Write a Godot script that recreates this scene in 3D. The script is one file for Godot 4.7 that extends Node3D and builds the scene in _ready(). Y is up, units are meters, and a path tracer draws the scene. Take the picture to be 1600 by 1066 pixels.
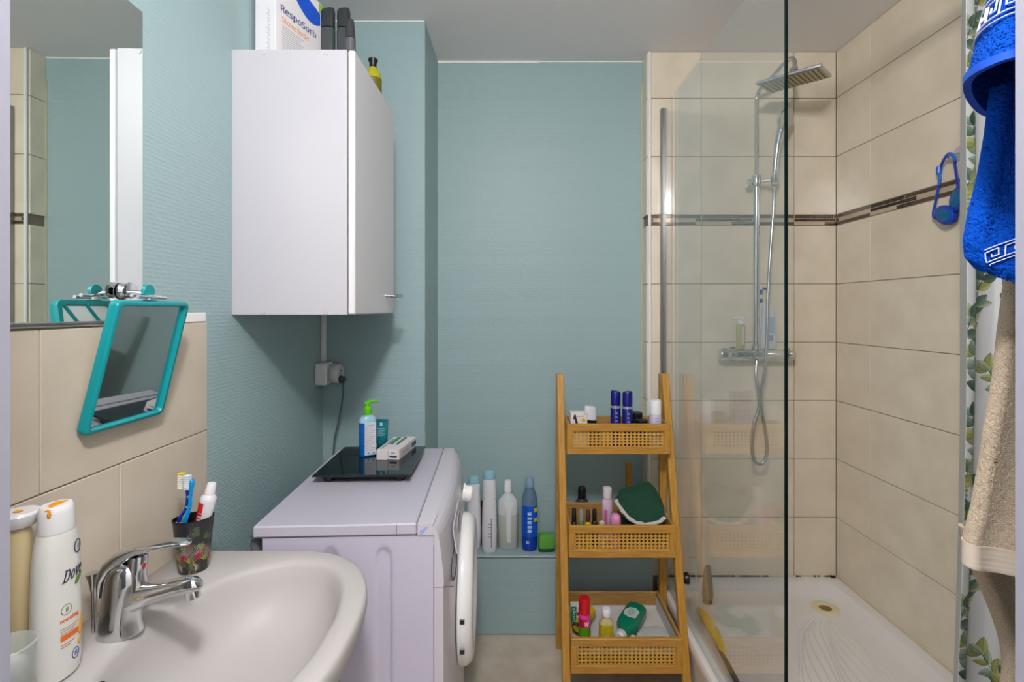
extends Node3D
# A small bathroom seen from its doorway. Right is +x, up is +y, depth into the room is -z.
# V(x, h, d): x metres to the right of the camera, h above its lens, d in front of it.

const HC := 1.34
const CEIL := 1.103
const LEFT := -0.738
const RIGHT := 1.37
var M := {}
var used := {}
var rng := RandomNumberGenerator.new()


func V(x: float, h: float, d: float) -> Vector3:
	return Vector3(x, HC + h, -d)


# ---------------------------------------------------------------- shapes
class Sh:
	var st := SurfaceTool.new()

	func _init() -> void:
		st.begin(Mesh.PRIMITIVE_TRIANGLES)

	func tri(v: PackedVector3Array, uv: PackedVector2Array, a: int, b: int, c: int, g: int) -> void:
		st.set_smooth_group(g)
		for k in [a, b, c]:
			st.set_uv(uv[k] if uv.size() else Vector2.ZERO)
			st.add_vertex(v[k])

	func emit(v: PackedVector3Array, f: PackedInt32Array, g: PackedInt32Array, uv := PackedVector2Array(), closed := true) -> void:
		var vol := 0.0
		if closed:
			var o := v[f[0]]
			for i in range(0, f.size(), 3):
				vol += (v[f[i]] - o).dot((v[f[i + 1]] - o).cross(v[f[i + 2]] - o))
		for i in range(0, f.size(), 3):
			if vol > 0.0:
				tri(v, uv, f[i], f[i + 2], f[i + 1], g[i / 3])
			else:
				tri(v, uv, f[i], f[i + 1], f[i + 2], g[i / 3])

	# a chamfered box
	func box(c: Vector3, s: Vector3, b := 0.0, basis := Basis()) -> void:
		var v := PackedVector3Array()
		var h := s / 2.0
		b = minf(b, minf(h.x, minf(h.y, h.z)) * 0.95)
		for k in 8:
			var sg := Vector3(1 if k & 1 else -1, 1 if k & 2 else -1, 1 if k & 4 else -1)
			for a in 3:
				var p := sg * (h - Vector3(b, b, b))
				p[a] = sg[a] * h[a]
				v.append(p)
		var q := []
		for a in 3:
			var m := 1 << a
			var n := 1 << ((a + 1) % 3)
			var o := 1 << ((a + 2) % 3)
			for w in [0, m]:
				q.append([w * 3 + a, (w + n) * 3 + a, (w + n + o) * 3 + a, (w + o) * 3 + a])
			if b > 0.0:
				for w in [0, n, o, n + o]:
					q.append([w * 3 + (a + 1) % 3, (w + m) * 3 + (a + 1) % 3, (w + m) * 3 + (a + 2) % 3, w * 3 + (a + 2) % 3])
		if b > 0.0:
			for k in 8:
				q.append([k * 3, k * 3 + 1, k * 3 + 2])
		for e in q:
			var nrm := (v[e[1]] - v[e[0]]).cross(v[e[2]] - v[e[0]])
			if nrm.dot(v[e[0]] + v[e[1]] + v[e[2]]) > 0.0:
				e.reverse()
		var w2 := PackedVector3Array()
		for p in v:
			w2.append(c + basis * p)
		for e in q:
			tri(w2, PackedVector2Array(), e[0], e[1], e[2], -1)
			if e.size() == 4:
				tri(w2, PackedVector2Array(), e[0], e[2], e[3], -1)

	# rings of points joined one to the next; ends closed by fans
	func loft(rings: Array, caps := true, xf := Transform3D(), wrap := true, sharp := 40.0) -> void:
		var n: int = rings[0].size()
		var v := PackedVector3Array()
		var uv := PackedVector2Array()
		for k in rings.size():
			for i in n:
				v.append(xf * rings[k][i])
				uv.append(Vector2(float(i) / n, 1.0 - float(k) / (rings.size() - 1)))
		var f := PackedInt32Array()
		var g := PackedInt32Array()
		var gg := 1
		for k in rings.size() - 1:
			if k > 0 and sharp < 180.0:
				var i0 := 0
				var a: Vector3 = rings[k][i0] - rings[k - 1][i0]
				var b: Vector3 = rings[k + 1][i0] - rings[k][i0]
				var i1 := n / 3
				var a1: Vector3 = rings[k][i1] - rings[k - 1][i1]
				var b1: Vector3 = rings[k + 1][i1] - rings[k][i1]
				if minf(a.angle_to(b), a1.angle_to(b1)) > deg_to_rad(sharp):
					gg += 1
			for i in (n if wrap else n - 1):
				var j := (i + 1) % n
				f.append_array([k * n + i, k * n + j, (k + 1) * n + j, k * n + i, (k + 1) * n + j, (k + 1) * n + i])
				g.append_array([gg, gg])
		if caps:
			for e in [0, rings.size() - 1]:
				var c := Vector3.ZERO
				for p in rings[e]:
					c += p
				v.append(xf * (c / n))
				uv.append(Vector2(0.5, 0.5))
				for i in n:
					var j := (i + 1) % n
					if e == 0:
						f.append_array([v.size() - 1, e * n + j, e * n + i])
					else:
						f.append_array([v.size() - 1, e * n + i, e * n + j])
					g.append(0 if e == 0 else gg + 1)
		emit(v, f, g, uv, true)

	# a profile of (radius, height) turned round y; sx, sz squash it
	func lathe(prof: Array, seg := 28, xf := Transform3D(), sx := 1.0, sz := 1.0, caps := true) -> void:
		var rings := []
		for p in prof:
			var ring := PackedVector3Array()
			for i in seg:
				var a := TAU * i / seg
				var r := maxf(p.x, 0.00002)
				ring.append(Vector3(sin(a) * r * sx, p.y, cos(a) * r * sz))
			rings.append(ring)
		loft(rings, caps, xf)

	# oval sections [y, half width, half depth, optional squareness]
	func oval(list: Array, seg := 32, xf := Transform3D(), caps := true) -> void:
		var rings := []
		for e in list:
			var n: float = e[3] if e.size() > 3 else 2.0
			var ring := PackedVector3Array()
			for i in seg:
				var a := TAU * i / seg
				var s := sin(a)
				var c := cos(a)
				ring.append(Vector3(signf(s) * pow(absf(s), 2.0 / n) * e[1], e[0], signf(c) * pow(absf(c), 2.0 / n) * e[2]))
			rings.append(ring)
		loft(rings, caps, xf)

	# a part of a turned shell (a label round a bottle), thickness t
	func patch(r: float, y0: float, y1: float, a0: float, a1: float, t := 0.0006, seg := 16, sx := 1.0, sz := 1.0, xf := Transform3D()) -> void:
		var rings := []
		for i in seg + 1:
			var a := lerpf(a0, a1, float(i) / seg)
			var o := Vector3(sin(a) * (r + t) * sx, 0, cos(a) * (r + t) * sz)
			var n := Vector3(sin(a) * (r - t) * sx, 0, cos(a) * (r - t) * sz)
			rings.append(PackedVector3Array([o + Vector3(0, y0, 0), o + Vector3(0, y1, 0), n + Vector3(0, y1, 0), n + Vector3(0, y0, 0)]))
		loft_flat(rings, xf)

	# like loft, but the strips along it keep sharp edges between them
	func loft_flat(rings: Array, xf := Transform3D()) -> void:
		var n: int = rings[0].size()
		var v := PackedVector3Array()
		for r in rings:
			for p in r:
				v.append(xf * p)
		var f := PackedInt32Array()
		var g := PackedInt32Array()
		for k in rings.size() - 1:
			for i in n:
				var j := (i + 1) % n
				f.append_array([k * n + i, k * n + j, (k + 1) * n + j, k * n + i, (k + 1) * n + j, (k + 1) * n + i])
				g.append_array([i + 1, i + 1])
		# ends, triangulated on the plane they lie in
		for e in [0, rings.size() - 1]:
			var nrm := Vector3.ZERO
			for i in n:
				nrm += (rings[e][i] as Vector3).cross(rings[e][(i + 1) % n])
			var ax := nrm.abs().max_axis_index()
			var poly := PackedVector2Array()
			for i in n:
				var p: Vector3 = rings[e][i]
				poly.append(Vector2(p[(ax + 1) % 3], p[(ax + 2) % 3]))
			var area := 0.0
			for i in n:
				area += poly[i].cross(poly[(i + 1) % n])
			var tr := Geometry2D.triangulate_polygon(poly)
			for i in range(0, tr.size(), 3):
				var same := ((poly[tr[i + 1]] - poly[tr[i]]).cross(poly[tr[i + 2]] - poly[tr[i]]) > 0.0) == (area > 0.0)
				if same != (e == 0):
					f.append_array([e * n + tr[i], e * n + tr[i + 1], e * n + tr[i + 2]])
				else:
					f.append_array([e * n + tr[i], e * n + tr[i + 2], e * n + tr[i + 1]])
				g.append(-1)
		emit(v, f, g)

	# a bar of round (or flattened) section along a path
	func tube(path: Array, r, seg := 12, flat := 1.0, xf := Transform3D(), up := Vector3.ZERO) -> void:
		var rings := []
		var n := Vector3.ZERO
		for k in path.size():
			var t: Vector3 = (path[mini(k + 1, path.size() - 1)] - path[maxi(k - 1, 0)]).normalized()
			if k == 0:
				n = up if up != Vector3.ZERO else (Vector3.UP if absf(t.y) < 0.9 else Vector3.RIGHT)
			elif up != Vector3.ZERO:
				n = up
			n = (n - t * n.dot(t)).normalized()
			var b := t.cross(n)
			var rad: float = r[k] if r is Array else r
			var ring := PackedVector3Array()
			for i in seg:
				var a := TAU * i / seg
				ring.append(path[k] + n * cos(a) * rad * flat + b * sin(a) * rad)
			rings.append(ring)
		loft(rings, true, xf, true, 60.0)

	# an outline pulled out along z
	func extrude(poly: PackedVector2Array, depth: float, xf := Transform3D(), smooth := false) -> void:
		var n := poly.size()
		var v := PackedVector3Array()
		for z in [0.0, depth]:
			for p in poly:
				v.append(xf * Vector3(p.x, p.y, z))
		var f := PackedInt32Array()
		var g := PackedInt32Array()
		for i in n:
			var j := (i + 1) % n
			f.append_array([i, j, n + j, i, n + j, n + i])
			g.append_array([1 if smooth else -1, 1 if smooth else -1])
		var area := 0.0
		for i in n:
			area += poly[i].cross(poly[(i + 1) % n])
		var tr := Geometry2D.triangulate_polygon(poly)
		for i in range(0, tr.size(), 3):
			var a := tr[i]
			var b := tr[i + 1]
			var c := tr[i + 2]
			if ((poly[b] - poly[a]).cross(poly[c] - poly[a]) > 0.0) != (area > 0.0):
				var s := b
				b = c
				c = s
			f.append_array([a, c, b, n + a, n + b, n + c])
			g.append_array([-1, -1])
		emit(v, f, g)

	# a cloth of thickness t: fn(u, v) gives its middle
	func sheet(nu: int, nv: int, fn: Callable, t := 0.002) -> void:
		var p := []
		for j in nv + 1:
			for i in nu + 1:
				p.append(fn.call(float(i) / nu, float(j) / nv))
		var v := PackedVector3Array()
		var uv := PackedVector2Array()
		var w := nu + 1
		for side in [0.5, -0.5]:
			for j in nv + 1:
				for i in w:
					var du: Vector3 = p[j * w + mini(i + 1, nu)] - p[j * w + maxi(i - 1, 0)]
					var dv: Vector3 = p[mini(j + 1, nv) * w + i] - p[maxi(j - 1, 0) * w + i]
					v.append(p[j * w + i] + du.cross(dv).normalized() * t * side)
					uv.append(Vector2(float(i) / nu, float(j) / nv))
		var f := PackedInt32Array()
		var g := PackedInt32Array()
		var o := w * (nv + 1)
		for j in nv:
			for i in nu:
				var a := j * w + i
				f.append_array([a, a + 1, a + w + 1, a, a + w + 1, a + w])
				f.append_array([o + a, o + a + w + 1, o + a + 1, o + a, o + a + w, o + a + w + 1])
				g.append_array([1, 1, 2, 2])
		var rim := []
		for i in nu:
			rim.append([i + 1, i])
			rim.append([nv * w + i, nv * w + i + 1])
		for j in nv:
			rim.append([j * w, (j + 1) * w])
			rim.append([(j + 1) * w + nu, j * w + nu])
		for e in rim:
			f.append_array([e[0], e[1], o + e[1], e[0], o + e[1], o + e[0]])
			g.append_array([3, 3])
		emit(v, f, g, uv)

	# lettering of the given height and width, laid by fn(x, y, z) (x from its middle, y from its middle)
	func text(s: String, width: float, height: float, fn: Callable, face := "Droid Sans", bold := 400, depth := 0.0006) -> void:
		var font := SystemFont.new()
		font.font_names = PackedStringArray([face])
		font.font_weight = bold
		var tm := TextMesh.new()
		tm.text = s
		tm.font = font
		tm.font_size = 48
		tm.pixel_size = 0.01
		tm.depth = 0.01
		tm.curve_step = 2.0
		var ar := tm.get_mesh_arrays()
		var v: PackedVector3Array = ar[Mesh.ARRAY_VERTEX]
		if v.is_empty():
			return
		var lo := v[0]
		var hi := v[0]
		for p in v:
			lo = lo.min(p)
			hi = hi.max(p)
		var c := (lo + hi) / 2.0
		var k := Vector3(width / (hi.x - lo.x), height / (hi.y - lo.y), depth / (hi.z - lo.z))
		var ix: PackedInt32Array = ar[Mesh.ARRAY_INDEX]
		if ix.is_empty():
			ix = PackedInt32Array(range(v.size()))
		for i in ix:
			var p := (v[i] - c) * k
			st.set_smooth_group(-1)
			st.set_uv(Vector2.ZERO)
			st.add_vertex(fn.call(p.x, p.y, p.z + depth * 0.5))

	func done() -> ArrayMesh:
		st.generate_normals()
		st.index()
		return st.commit()


# ---------------------------------------------------------------- naming
func numbered(parent: Node, called: String) -> String:
	var key := str(parent.get_instance_id()) + called
	var n: int = used.get(key, 0)
	used[key] = n + 1
	return called if n == 0 else "%s_%03d" % [called, n]


func thing(called: String, label: String, category: String, at := Vector3.ZERO, turn := 0.0, group := "") -> Node3D:
	var o := Node3D.new()
	o.name = numbered(self, called)
	add_child(o, true)
	o.position = at
	o.rotation.y = turn
	tag(o, label, category, group)
	return o


func tag(o: Node3D, label: String, category: String, group := "") -> void:
	o.set_meta("label", label)
	o.set_meta("category", category)
	if group:
		o.set_meta("group", group)


func mesh_node(called: String, mesh: Mesh, m: Material, parent: Node, at := Vector3.ZERO) -> MeshInstance3D:
	var o := MeshInstance3D.new()
	o.name = numbered(parent, called)
	o.mesh = mesh
	o.material_override = m
	o.position = at
	o.cast_shadow = GeometryInstance3D.SHADOW_CASTING_SETTING_ON
	parent.add_child(o, true)
	return o


func part(called: String, sh: Sh, m: Material, parent: Node, at := Vector3.ZERO) -> MeshInstance3D:
	return mesh_node(called, sh.done(), m, parent, at)


func solo(called: String, sh: Sh, m: Material, label: String, category: String, at := Vector3.ZERO, turn := 0.0, group := "") -> MeshInstance3D:
	var o := part(called, sh, m, self, at)
	o.rotation.y = turn
	tag(o, label, category, group)
	return o


func structure(called: String, sh: Sh, m: Material) -> MeshInstance3D:
	var o := part(called, sh, m, self)
	o.set_meta("kind", "structure")
	return o


func stuff(o: Node3D) -> void:
	o.set_meta("kind", "stuff")


# ---------------------------------------------------------------- materials
func mt(c: Color, rough := 0.5, metal := 0.0, extra := {}) -> StandardMaterial3D:
	var m := StandardMaterial3D.new()
	m.albedo_color = c
	m.roughness = rough
	m.metallic = metal
	for k in extra:
		m.set(k, extra[k])
	return m


func c8(r: float, g: float, b: float, a := 1.0) -> Color:
	return Color(r / 255.0, g / 255.0, b / 255.0, a)


func pane(c: Color, alpha := 0.04) -> StandardMaterial3D:
	return mt(Color(c.r, c.g, c.b, alpha), 0.02, 0.0, {"transparency": BaseMaterial3D.TRANSPARENCY_ALPHA})


func noise_tex(freq: float, a: Color, b: Color, size := 256, octaves := 4, seed_ := 1) -> NoiseTexture2D:
	var n := FastNoiseLite.new()
	n.seed = seed_
	n.frequency = freq
	n.fractal_octaves = octaves
	var t := NoiseTexture2D.new()
	t.width = size
	t.height = size
	t.seamless = true
	t.noise = n
	var r := Gradient.new()
	r.set_color(0, a)
	r.set_color(1, b)
	t.color_ramp = r
	return t


# ribbed glass-fibre wallpaper: broken horizontal ridges
func ridge_tex() -> ImageTexture:
	var n := FastNoiseLite.new()
	n.seed = 5
	n.frequency = 0.02
	var s := 512
	var b := PackedByteArray()
	b.resize(s * s)
	for y in s:
		var row := y * 24 / s
		var f := fmod(y * 24.0 / s, 1.0)
		var bump := pow(sin(f * PI), 2.0)
		for x in s:
			var k := clampf(0.55 + 1.4 * n.get_noise_2d(x * 1.0, row * 37.0), 0.0, 1.0)
			k *= clampf(minf(x, s - x) / 20.0, 0.3, 1.0)
			b[y * s + x] = int(255.0 * bump * k)
	return ImageTexture.create_from_image(Image.create_from_data(s, s, false, Image.FORMAT_L8, b))


# a raster to print leaves on
class Print:
	var w: int
	var h: int
	var b := PackedByteArray()

	func _init(w_: int, h_: int, c: Color) -> void:
		w = w_
		h = h_
		b.resize(w * h * 3)
		for i in w * h:
			b[i * 3] = c.r8
			b[i * 3 + 1] = c.g8
			b[i * 3 + 2] = c.b8

	func dot(x: int, y: int, c: Color, a: float) -> void:
		var i := (posmod(y, h) * w + posmod(x, w)) * 3
		b[i] = int(lerpf(b[i], c.r8, a))
		b[i + 1] = int(lerpf(b[i + 1], c.g8, a))
		b[i + 2] = int(lerpf(b[i + 2], c.b8, a))

	# a leaf from its stalk at (x, y) along ang: pale on one half, dark on the other, with a midrib
	func leaf(x: float, y: float, ang: float, length: float, width: float, c0: Color, c1: Color, alpha := 0.9) -> void:
		var u := Vector2(cos(ang), sin(ang))
		var n := Vector2(-u.y, u.x)
		var mid := Vector2(x, y) + u * length / 2
		var R := int(maxf(length, width) / 2 + 2)
		for yy in range(int(mid.y) - R, int(mid.y) + R + 1):
			for xx in range(int(mid.x) - R, int(mid.x) + R + 1):
				var d := Vector2(xx, yy) - Vector2(x, y)
				var s := d.dot(u) / length
				if s <= 0.0 or s >= 1.0:
					continue
				var half := width / 2 * pow(sin(PI * pow(s, 0.8)), 0.75)
				var t := d.dot(n)
				if absf(t) > half:
					continue
				var k := clampf(0.5 + 0.5 * t / half + 0.25 * (s - 0.5), 0.0, 1.0)
				var c := c0.lerp(c1, k)
				if absf(t) < 0.8 or half - absf(t) < 1.3:
					c = c.darkened(0.35)
				dot(xx, yy, c, alpha)

	func line(p: Vector2, q: Vector2, r: float, c: Color, alpha := 1.0) -> void:
		var n := int(p.distance_to(q)) + 1
		for i in n + 1:
			var m := p.lerp(q, float(i) / n)
			for yy in range(int(m.y - r), int(m.y + r) + 1):
				for xx in range(int(m.x - r), int(m.x + r) + 1):
					if Vector2(xx, yy).distance_to(m) <= r + 0.2:
						dot(xx, yy, c, alpha)

	func tex() -> ImageTexture:
		return ImageTexture.create_from_image(Image.create_from_data(w, h, false, Image.FORMAT_RGB8, b))


func curtain_print() -> ImageTexture:
	var p := Print.new(1024, 1024, c8(222, 226, 226))
	rng.seed = 11
	var pal := [[c8(52, 84, 66), c8(128, 156, 132)], [c8(92, 118, 98), c8(176, 194, 176)], [c8(128, 138, 60), c8(196, 198, 128)], [c8(30, 56, 44), c8(84, 112, 92)], [c8(112, 140, 112), c8(200, 206, 160)]]
	for s in 40:
		var q := Vector2((s / 6) * 150 + rng.randf() * 110, (s % 6) * 170 + rng.randf() * 120)
		var a := -PI / 2 + rng.randf_range(-0.9, 0.9)
		var n := rng.randi_range(3, 5)
		for k in n:
			var q2 := q + Vector2(cos(a), sin(a)) * rng.randf_range(30, 42)
			p.line(q, q2, 1.2, c8(70, 66, 60), 0.8)
			for sd in [-1, 1]:
				var c: Array = pal[rng.randi() % pal.size()]
				var l := rng.randf_range(44, 66)
				p.leaf(q2.x, q2.y, a + sd * rng.randf_range(0.6, 1.1), l, l * rng.randf_range(0.5, 0.72), c[0], c[1], 0.9)
			q = q2
			a += rng.randf_range(-0.25, 0.25)
		var ce: Array = pal[rng.randi() % pal.size()]
		p.leaf(q.x, q.y, a, 52, 30, ce[0], ce[1], 0.9)
	return p.tex()


func cup_print() -> ImageTexture:
	var p := Print.new(1024, 512, c8(40, 42, 46))
	rng.seed = 4
	for s in 90:
		var x := rng.randf() * 1024
		var a := rng.randf() * TAU
		var y := rng.randf_range(30, 480)
		var c: Color = [c8(70, 96, 36), c8(120, 130, 40), c8(60, 84, 50), c8(110, 116, 96), c8(140, 40, 44)][s % 5]
		for k in 6:
			p.leaf(x, y, a + k * 0.28, rng.randf_range(50, 90), 12, c.darkened(0.15), c.lightened(0.3), 0.95)
	for f in 7:
		var x := f * 146.0 + 60
		var y := 330.0 + 40 * sin(f * 2.1)
		for k in 15:
			p.line(Vector2(x, y), Vector2(x, y) + Vector2(cos(-PI * k / 14), sin(-PI * k / 14)) * 100, 1.0, c8(190, 186, 178), 0.8)
		for k in 9:
			p.leaf(x, y + 14, TAU * k / 9, 44, 20, c8(130, 14, 60), c8(216, 50, 110), 1.0)
		for k in 5:
			p.leaf(x + 60, y + 70, -0.4 - k * 0.5, 80, 14, c8(120, 130, 20), c8(190, 190, 60), 0.95)
	for f in 6:
		for k in 7:
			p.leaf(f * 171.0 + k * 7, 404.0 + 3 * k, 0.5 + 0.2 * k, 70, 26, c8(150, 110, 96), c8(206, 180, 164), 0.8)
	return p.tex()


func make_materials() -> void:
	var ridges := ridge_tex()
	var blotch := noise_tex(0.008, Color(0.93, 0.95, 0.95), Color(1, 1, 1), 256, 3, 3)
	var tri := {"uv1_triplanar": true, "uv1_world_triplanar": true}
	M.teal = mt(c8(157, 182, 184), 0.42, 0.0, {"heightmap_enabled": true, "heightmap_texture": ridges, "heightmap_scale": 0.045, "uv1_triplanar": true, "uv1_world_triplanar": true, "uv1_scale": Vector3(4.6, 4.6, 4.6), "metallic_specular": 0.35})
	M.plaster = mt(c8(222, 222, 222), 0.8)
	M.ceil = mt(c8(244, 242, 242), 0.75, 0.0, {"metallic_specular": 0.3})
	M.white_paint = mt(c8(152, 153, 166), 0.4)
	M.trim_white = mt(c8(240, 240, 238), 0.35)
	var tile_tone := noise_tex(0.01, Color(0.95, 0.945, 0.93), Color(1, 1, 1), 256, 4, 8)
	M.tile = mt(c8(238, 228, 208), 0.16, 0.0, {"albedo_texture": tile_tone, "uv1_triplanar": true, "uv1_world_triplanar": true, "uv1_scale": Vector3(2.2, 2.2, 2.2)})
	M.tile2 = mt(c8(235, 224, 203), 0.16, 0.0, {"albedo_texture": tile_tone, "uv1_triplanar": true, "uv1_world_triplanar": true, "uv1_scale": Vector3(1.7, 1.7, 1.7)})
	M.tile_splash_dimmed = mt(c8(212, 201, 183), 0.2, 0.0, {"albedo_texture": tile_tone, "uv1_triplanar": true, "uv1_world_triplanar": true, "uv1_scale": Vector3(2.2, 2.2, 2.2)})  # same tile, its colour darkened to offset the strong lamp light nearby
	M.grout = mt(c8(150, 134, 116), 0.9)
	M.floor = mt(c8(214, 202, 184), 0.4, 0.0, {"albedo_texture": noise_tex(0.02, Color(0.86, 0.85, 0.83), Color(1, 1, 1), 256, 5, 21), "uv1_triplanar": true, "uv1_world_triplanar": true, "uv1_scale": Vector3(1.3, 1.3, 1.3)})
	M.bronze = mt(c8(92, 78, 66), 0.22, 0.35)
	M.bronze_dark = mt(c8(46, 36, 28), 0.16, 0.5)
	M.bronze_light = mt(c8(196, 176, 150), 0.2, 0.1)
	M.chrome = mt(c8(214, 216, 218), 0.07, 1.0)
	M.chrome_soft = mt(c8(196, 198, 202), 0.2, 1.0)
	M.alu = mt(c8(150, 152, 152), 0.3, 0.9)
	M.glass = pane(Color(0.85, 0.95, 0.9), 0.03)
	M.glass_edge = mt(c8(6, 26, 24), 0.1)
	M.mirror = mt(c8(240, 247, 243), 0.015, 1.0)
	M.mirror2 = mt(c8(205, 210, 208), 0.02, 1.0)
	M.ceramic = mt(c8(186, 182, 179), 0.42, 0.0, {"metallic_specular": 0.35})
	M.acrylic = mt(c8(230, 226, 222), 0.22)
	M.enamel = mt(c8(196, 192, 210), 0.35)
	M.enamel_top = mt(c8(190, 187, 200), 0.3)
	M.enamel_front = mt(c8(200, 197, 206), 0.3)
	M.seam = mt(c8(84, 80, 92), 0.7)
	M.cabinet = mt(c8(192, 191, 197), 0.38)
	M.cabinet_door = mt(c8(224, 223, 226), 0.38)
	M.teal_plastic = mt(c8(0, 144, 150), 0.35)
	M.black = mt(c8(18, 18, 20), 0.35)
	M.black_gloss = mt(c8(12, 14, 16), 0.08)
	M.dark_grey = mt(c8(66, 70, 72), 0.35)
	M.smoke = mt(c8(22, 34, 40), 0.04)
	M.white = mt(c8(236, 236, 238), 0.35)
	M.white_gloss = mt(c8(236, 236, 236), 0.18)
	M.cream = mt(c8(226, 216, 190), 0.35)
	M.orange = mt(c8(226, 150, 40), 0.25)
	M.orange_ink = mt(c8(226, 110, 30), 0.5)
	M.ink = mt(c8(34, 30, 60), 0.5)
	M.navy_ink = mt(c8(44, 36, 130), 0.5)
	M.grey_ink = mt(c8(140, 140, 146), 0.6)
	M.blue_ink = mt(c8(0, 86, 214), 0.4)
	M.green_ink = mt(c8(88, 128, 40), 0.5)
	var grain := noise_tex(0.02, Color(0.82, 0.78, 0.7), Color(1, 1, 1), 256, 4, 31)
	M.wood_up = mt(c8(204, 154, 64), 0.42, 0.0, {"albedo_texture": grain, "uv1_triplanar": true, "uv1_scale": Vector3(22, 1.6, 22)})
	M.wood_across = mt(c8(200, 150, 64), 0.42, 0.0, {"albedo_texture": grain, "uv1_triplanar": true, "uv1_scale": Vector3(1.6, 26, 26)})
	M.wood_panel = mt(c8(188, 148, 84), 0.5, 0.0, {"albedo_texture": grain, "uv1_triplanar": true, "uv1_scale": Vector3(1.6, 26, 26)})
	M.cane = mt(c8(222, 172, 78), 0.5)


func _ready() -> void:
	rng.seed = 1
	# camera, looking straight at the back wall; the lens is shifted down
	var cam := Camera3D.new()
	cam.name = "camera"
	cam.position = Vector3(0, HC, 0)
	cam.projection = Camera3D.PROJECTION_FRUSTUM
	cam.near = 0.05
	cam.far = 30.0
	cam.size = 1066.0 / 760.0 * 0.05
	cam.frustum_offset = Vector2(-6.0, -49.0) / 760.0 * 0.05
	add_child(cam)
	var env := Environment.new()
	env.background_mode = Environment.BG_COLOR
	env.background_color = Color(0.02, 0.02, 0.02)
	env.tonemap_mode = Environment.TONE_MAPPER_LINEAR
	env.tonemap_exposure = EXPOSURE
	env.sdfgi_enabled = true
	env.ssao_enabled = true
	env.ssil_enabled = true
	var we := WorldEnvironment.new()
	we.name = "environment"
	we.environment = env
	add_child(we)
	make_materials()
	build_lamp()
	build_shell()
	build_tiles()
	build_tray()
	build_screen()
	build_sink()
	build_washer()
	build_cabinet()
	build_mirrors()
	build_ladder_shelf()
	build_shower()
	build_curtain()
	build_towels()
	build_goggles()
	build_socket()
	build_sink_things()
	build_washer_things()
	build_cabinet_things()
	build_ledge_things()
	build_shelf_things()
	build_shower_things()


const EXPOSURE := 1.0
const LAMP_ENERGY := 1.62


func build_lamp() -> void:
	globe("ceiling_lamp", "round white glass globe lamp hanging from the ceiling over the doorway", V(-0.02, 0.895, 0.0), LAMP_ENERGY, 5.0)


# a white globe on a short stem, under the ceiling
func globe(called: String, label: String, at: Vector3, energy: float, glow: float) -> void:
	var t := thing(called, label, "lamp", at)
	var s := Sh.new()
	var prof := []
	for k in 17:
		prof.append(Vector2(sin(PI * k / 16) * 0.11, -cos(PI * k / 16) * 0.11))
	s.lathe(prof, 32)
	part("globe", s, mt(c8(255, 252, 246), 0.4, 0.0, {"emission_enabled": true, "emission": Color(1, 0.985, 0.965), "emission_energy_multiplier": glow}), t)
	s = Sh.new()
	s.lathe([Vector2(0, 0.10), Vector2(0.03, 0.10), Vector2(0.03, 0.118), Vector2(0.012, 0.122), Vector2(0.012, 0.195), Vector2(0.05, 0.198), Vector2(0.05, 0.2078), Vector2(0, 0.2078)], 24)
	part("stem", s, M.chrome_soft, t)
	var l := OmniLight3D.new()
	l.name = numbered(self, "globe_light")
	l.light_color = Color(1, 0.985, 0.985)
	l.light_energy = energy
	l.light_size = 0.08
	l.omni_range = 8.0
	l.omni_attenuation = 2.0
	l.shadow_enabled = true
	add_child(l)
	l.position = at


# a box between two corners given as (x, h, d)
func span(s: Sh, x0: float, x1: float, h0: float, h1: float, d0: float, d1: float, b := 0.0) -> void:
	s.box((V(x0, h0, d0) + V(x1, h1, d1)) / 2.0, Vector3(absf(x1 - x0), absf(h1 - h0), absf(d1 - d0)), b)


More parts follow.
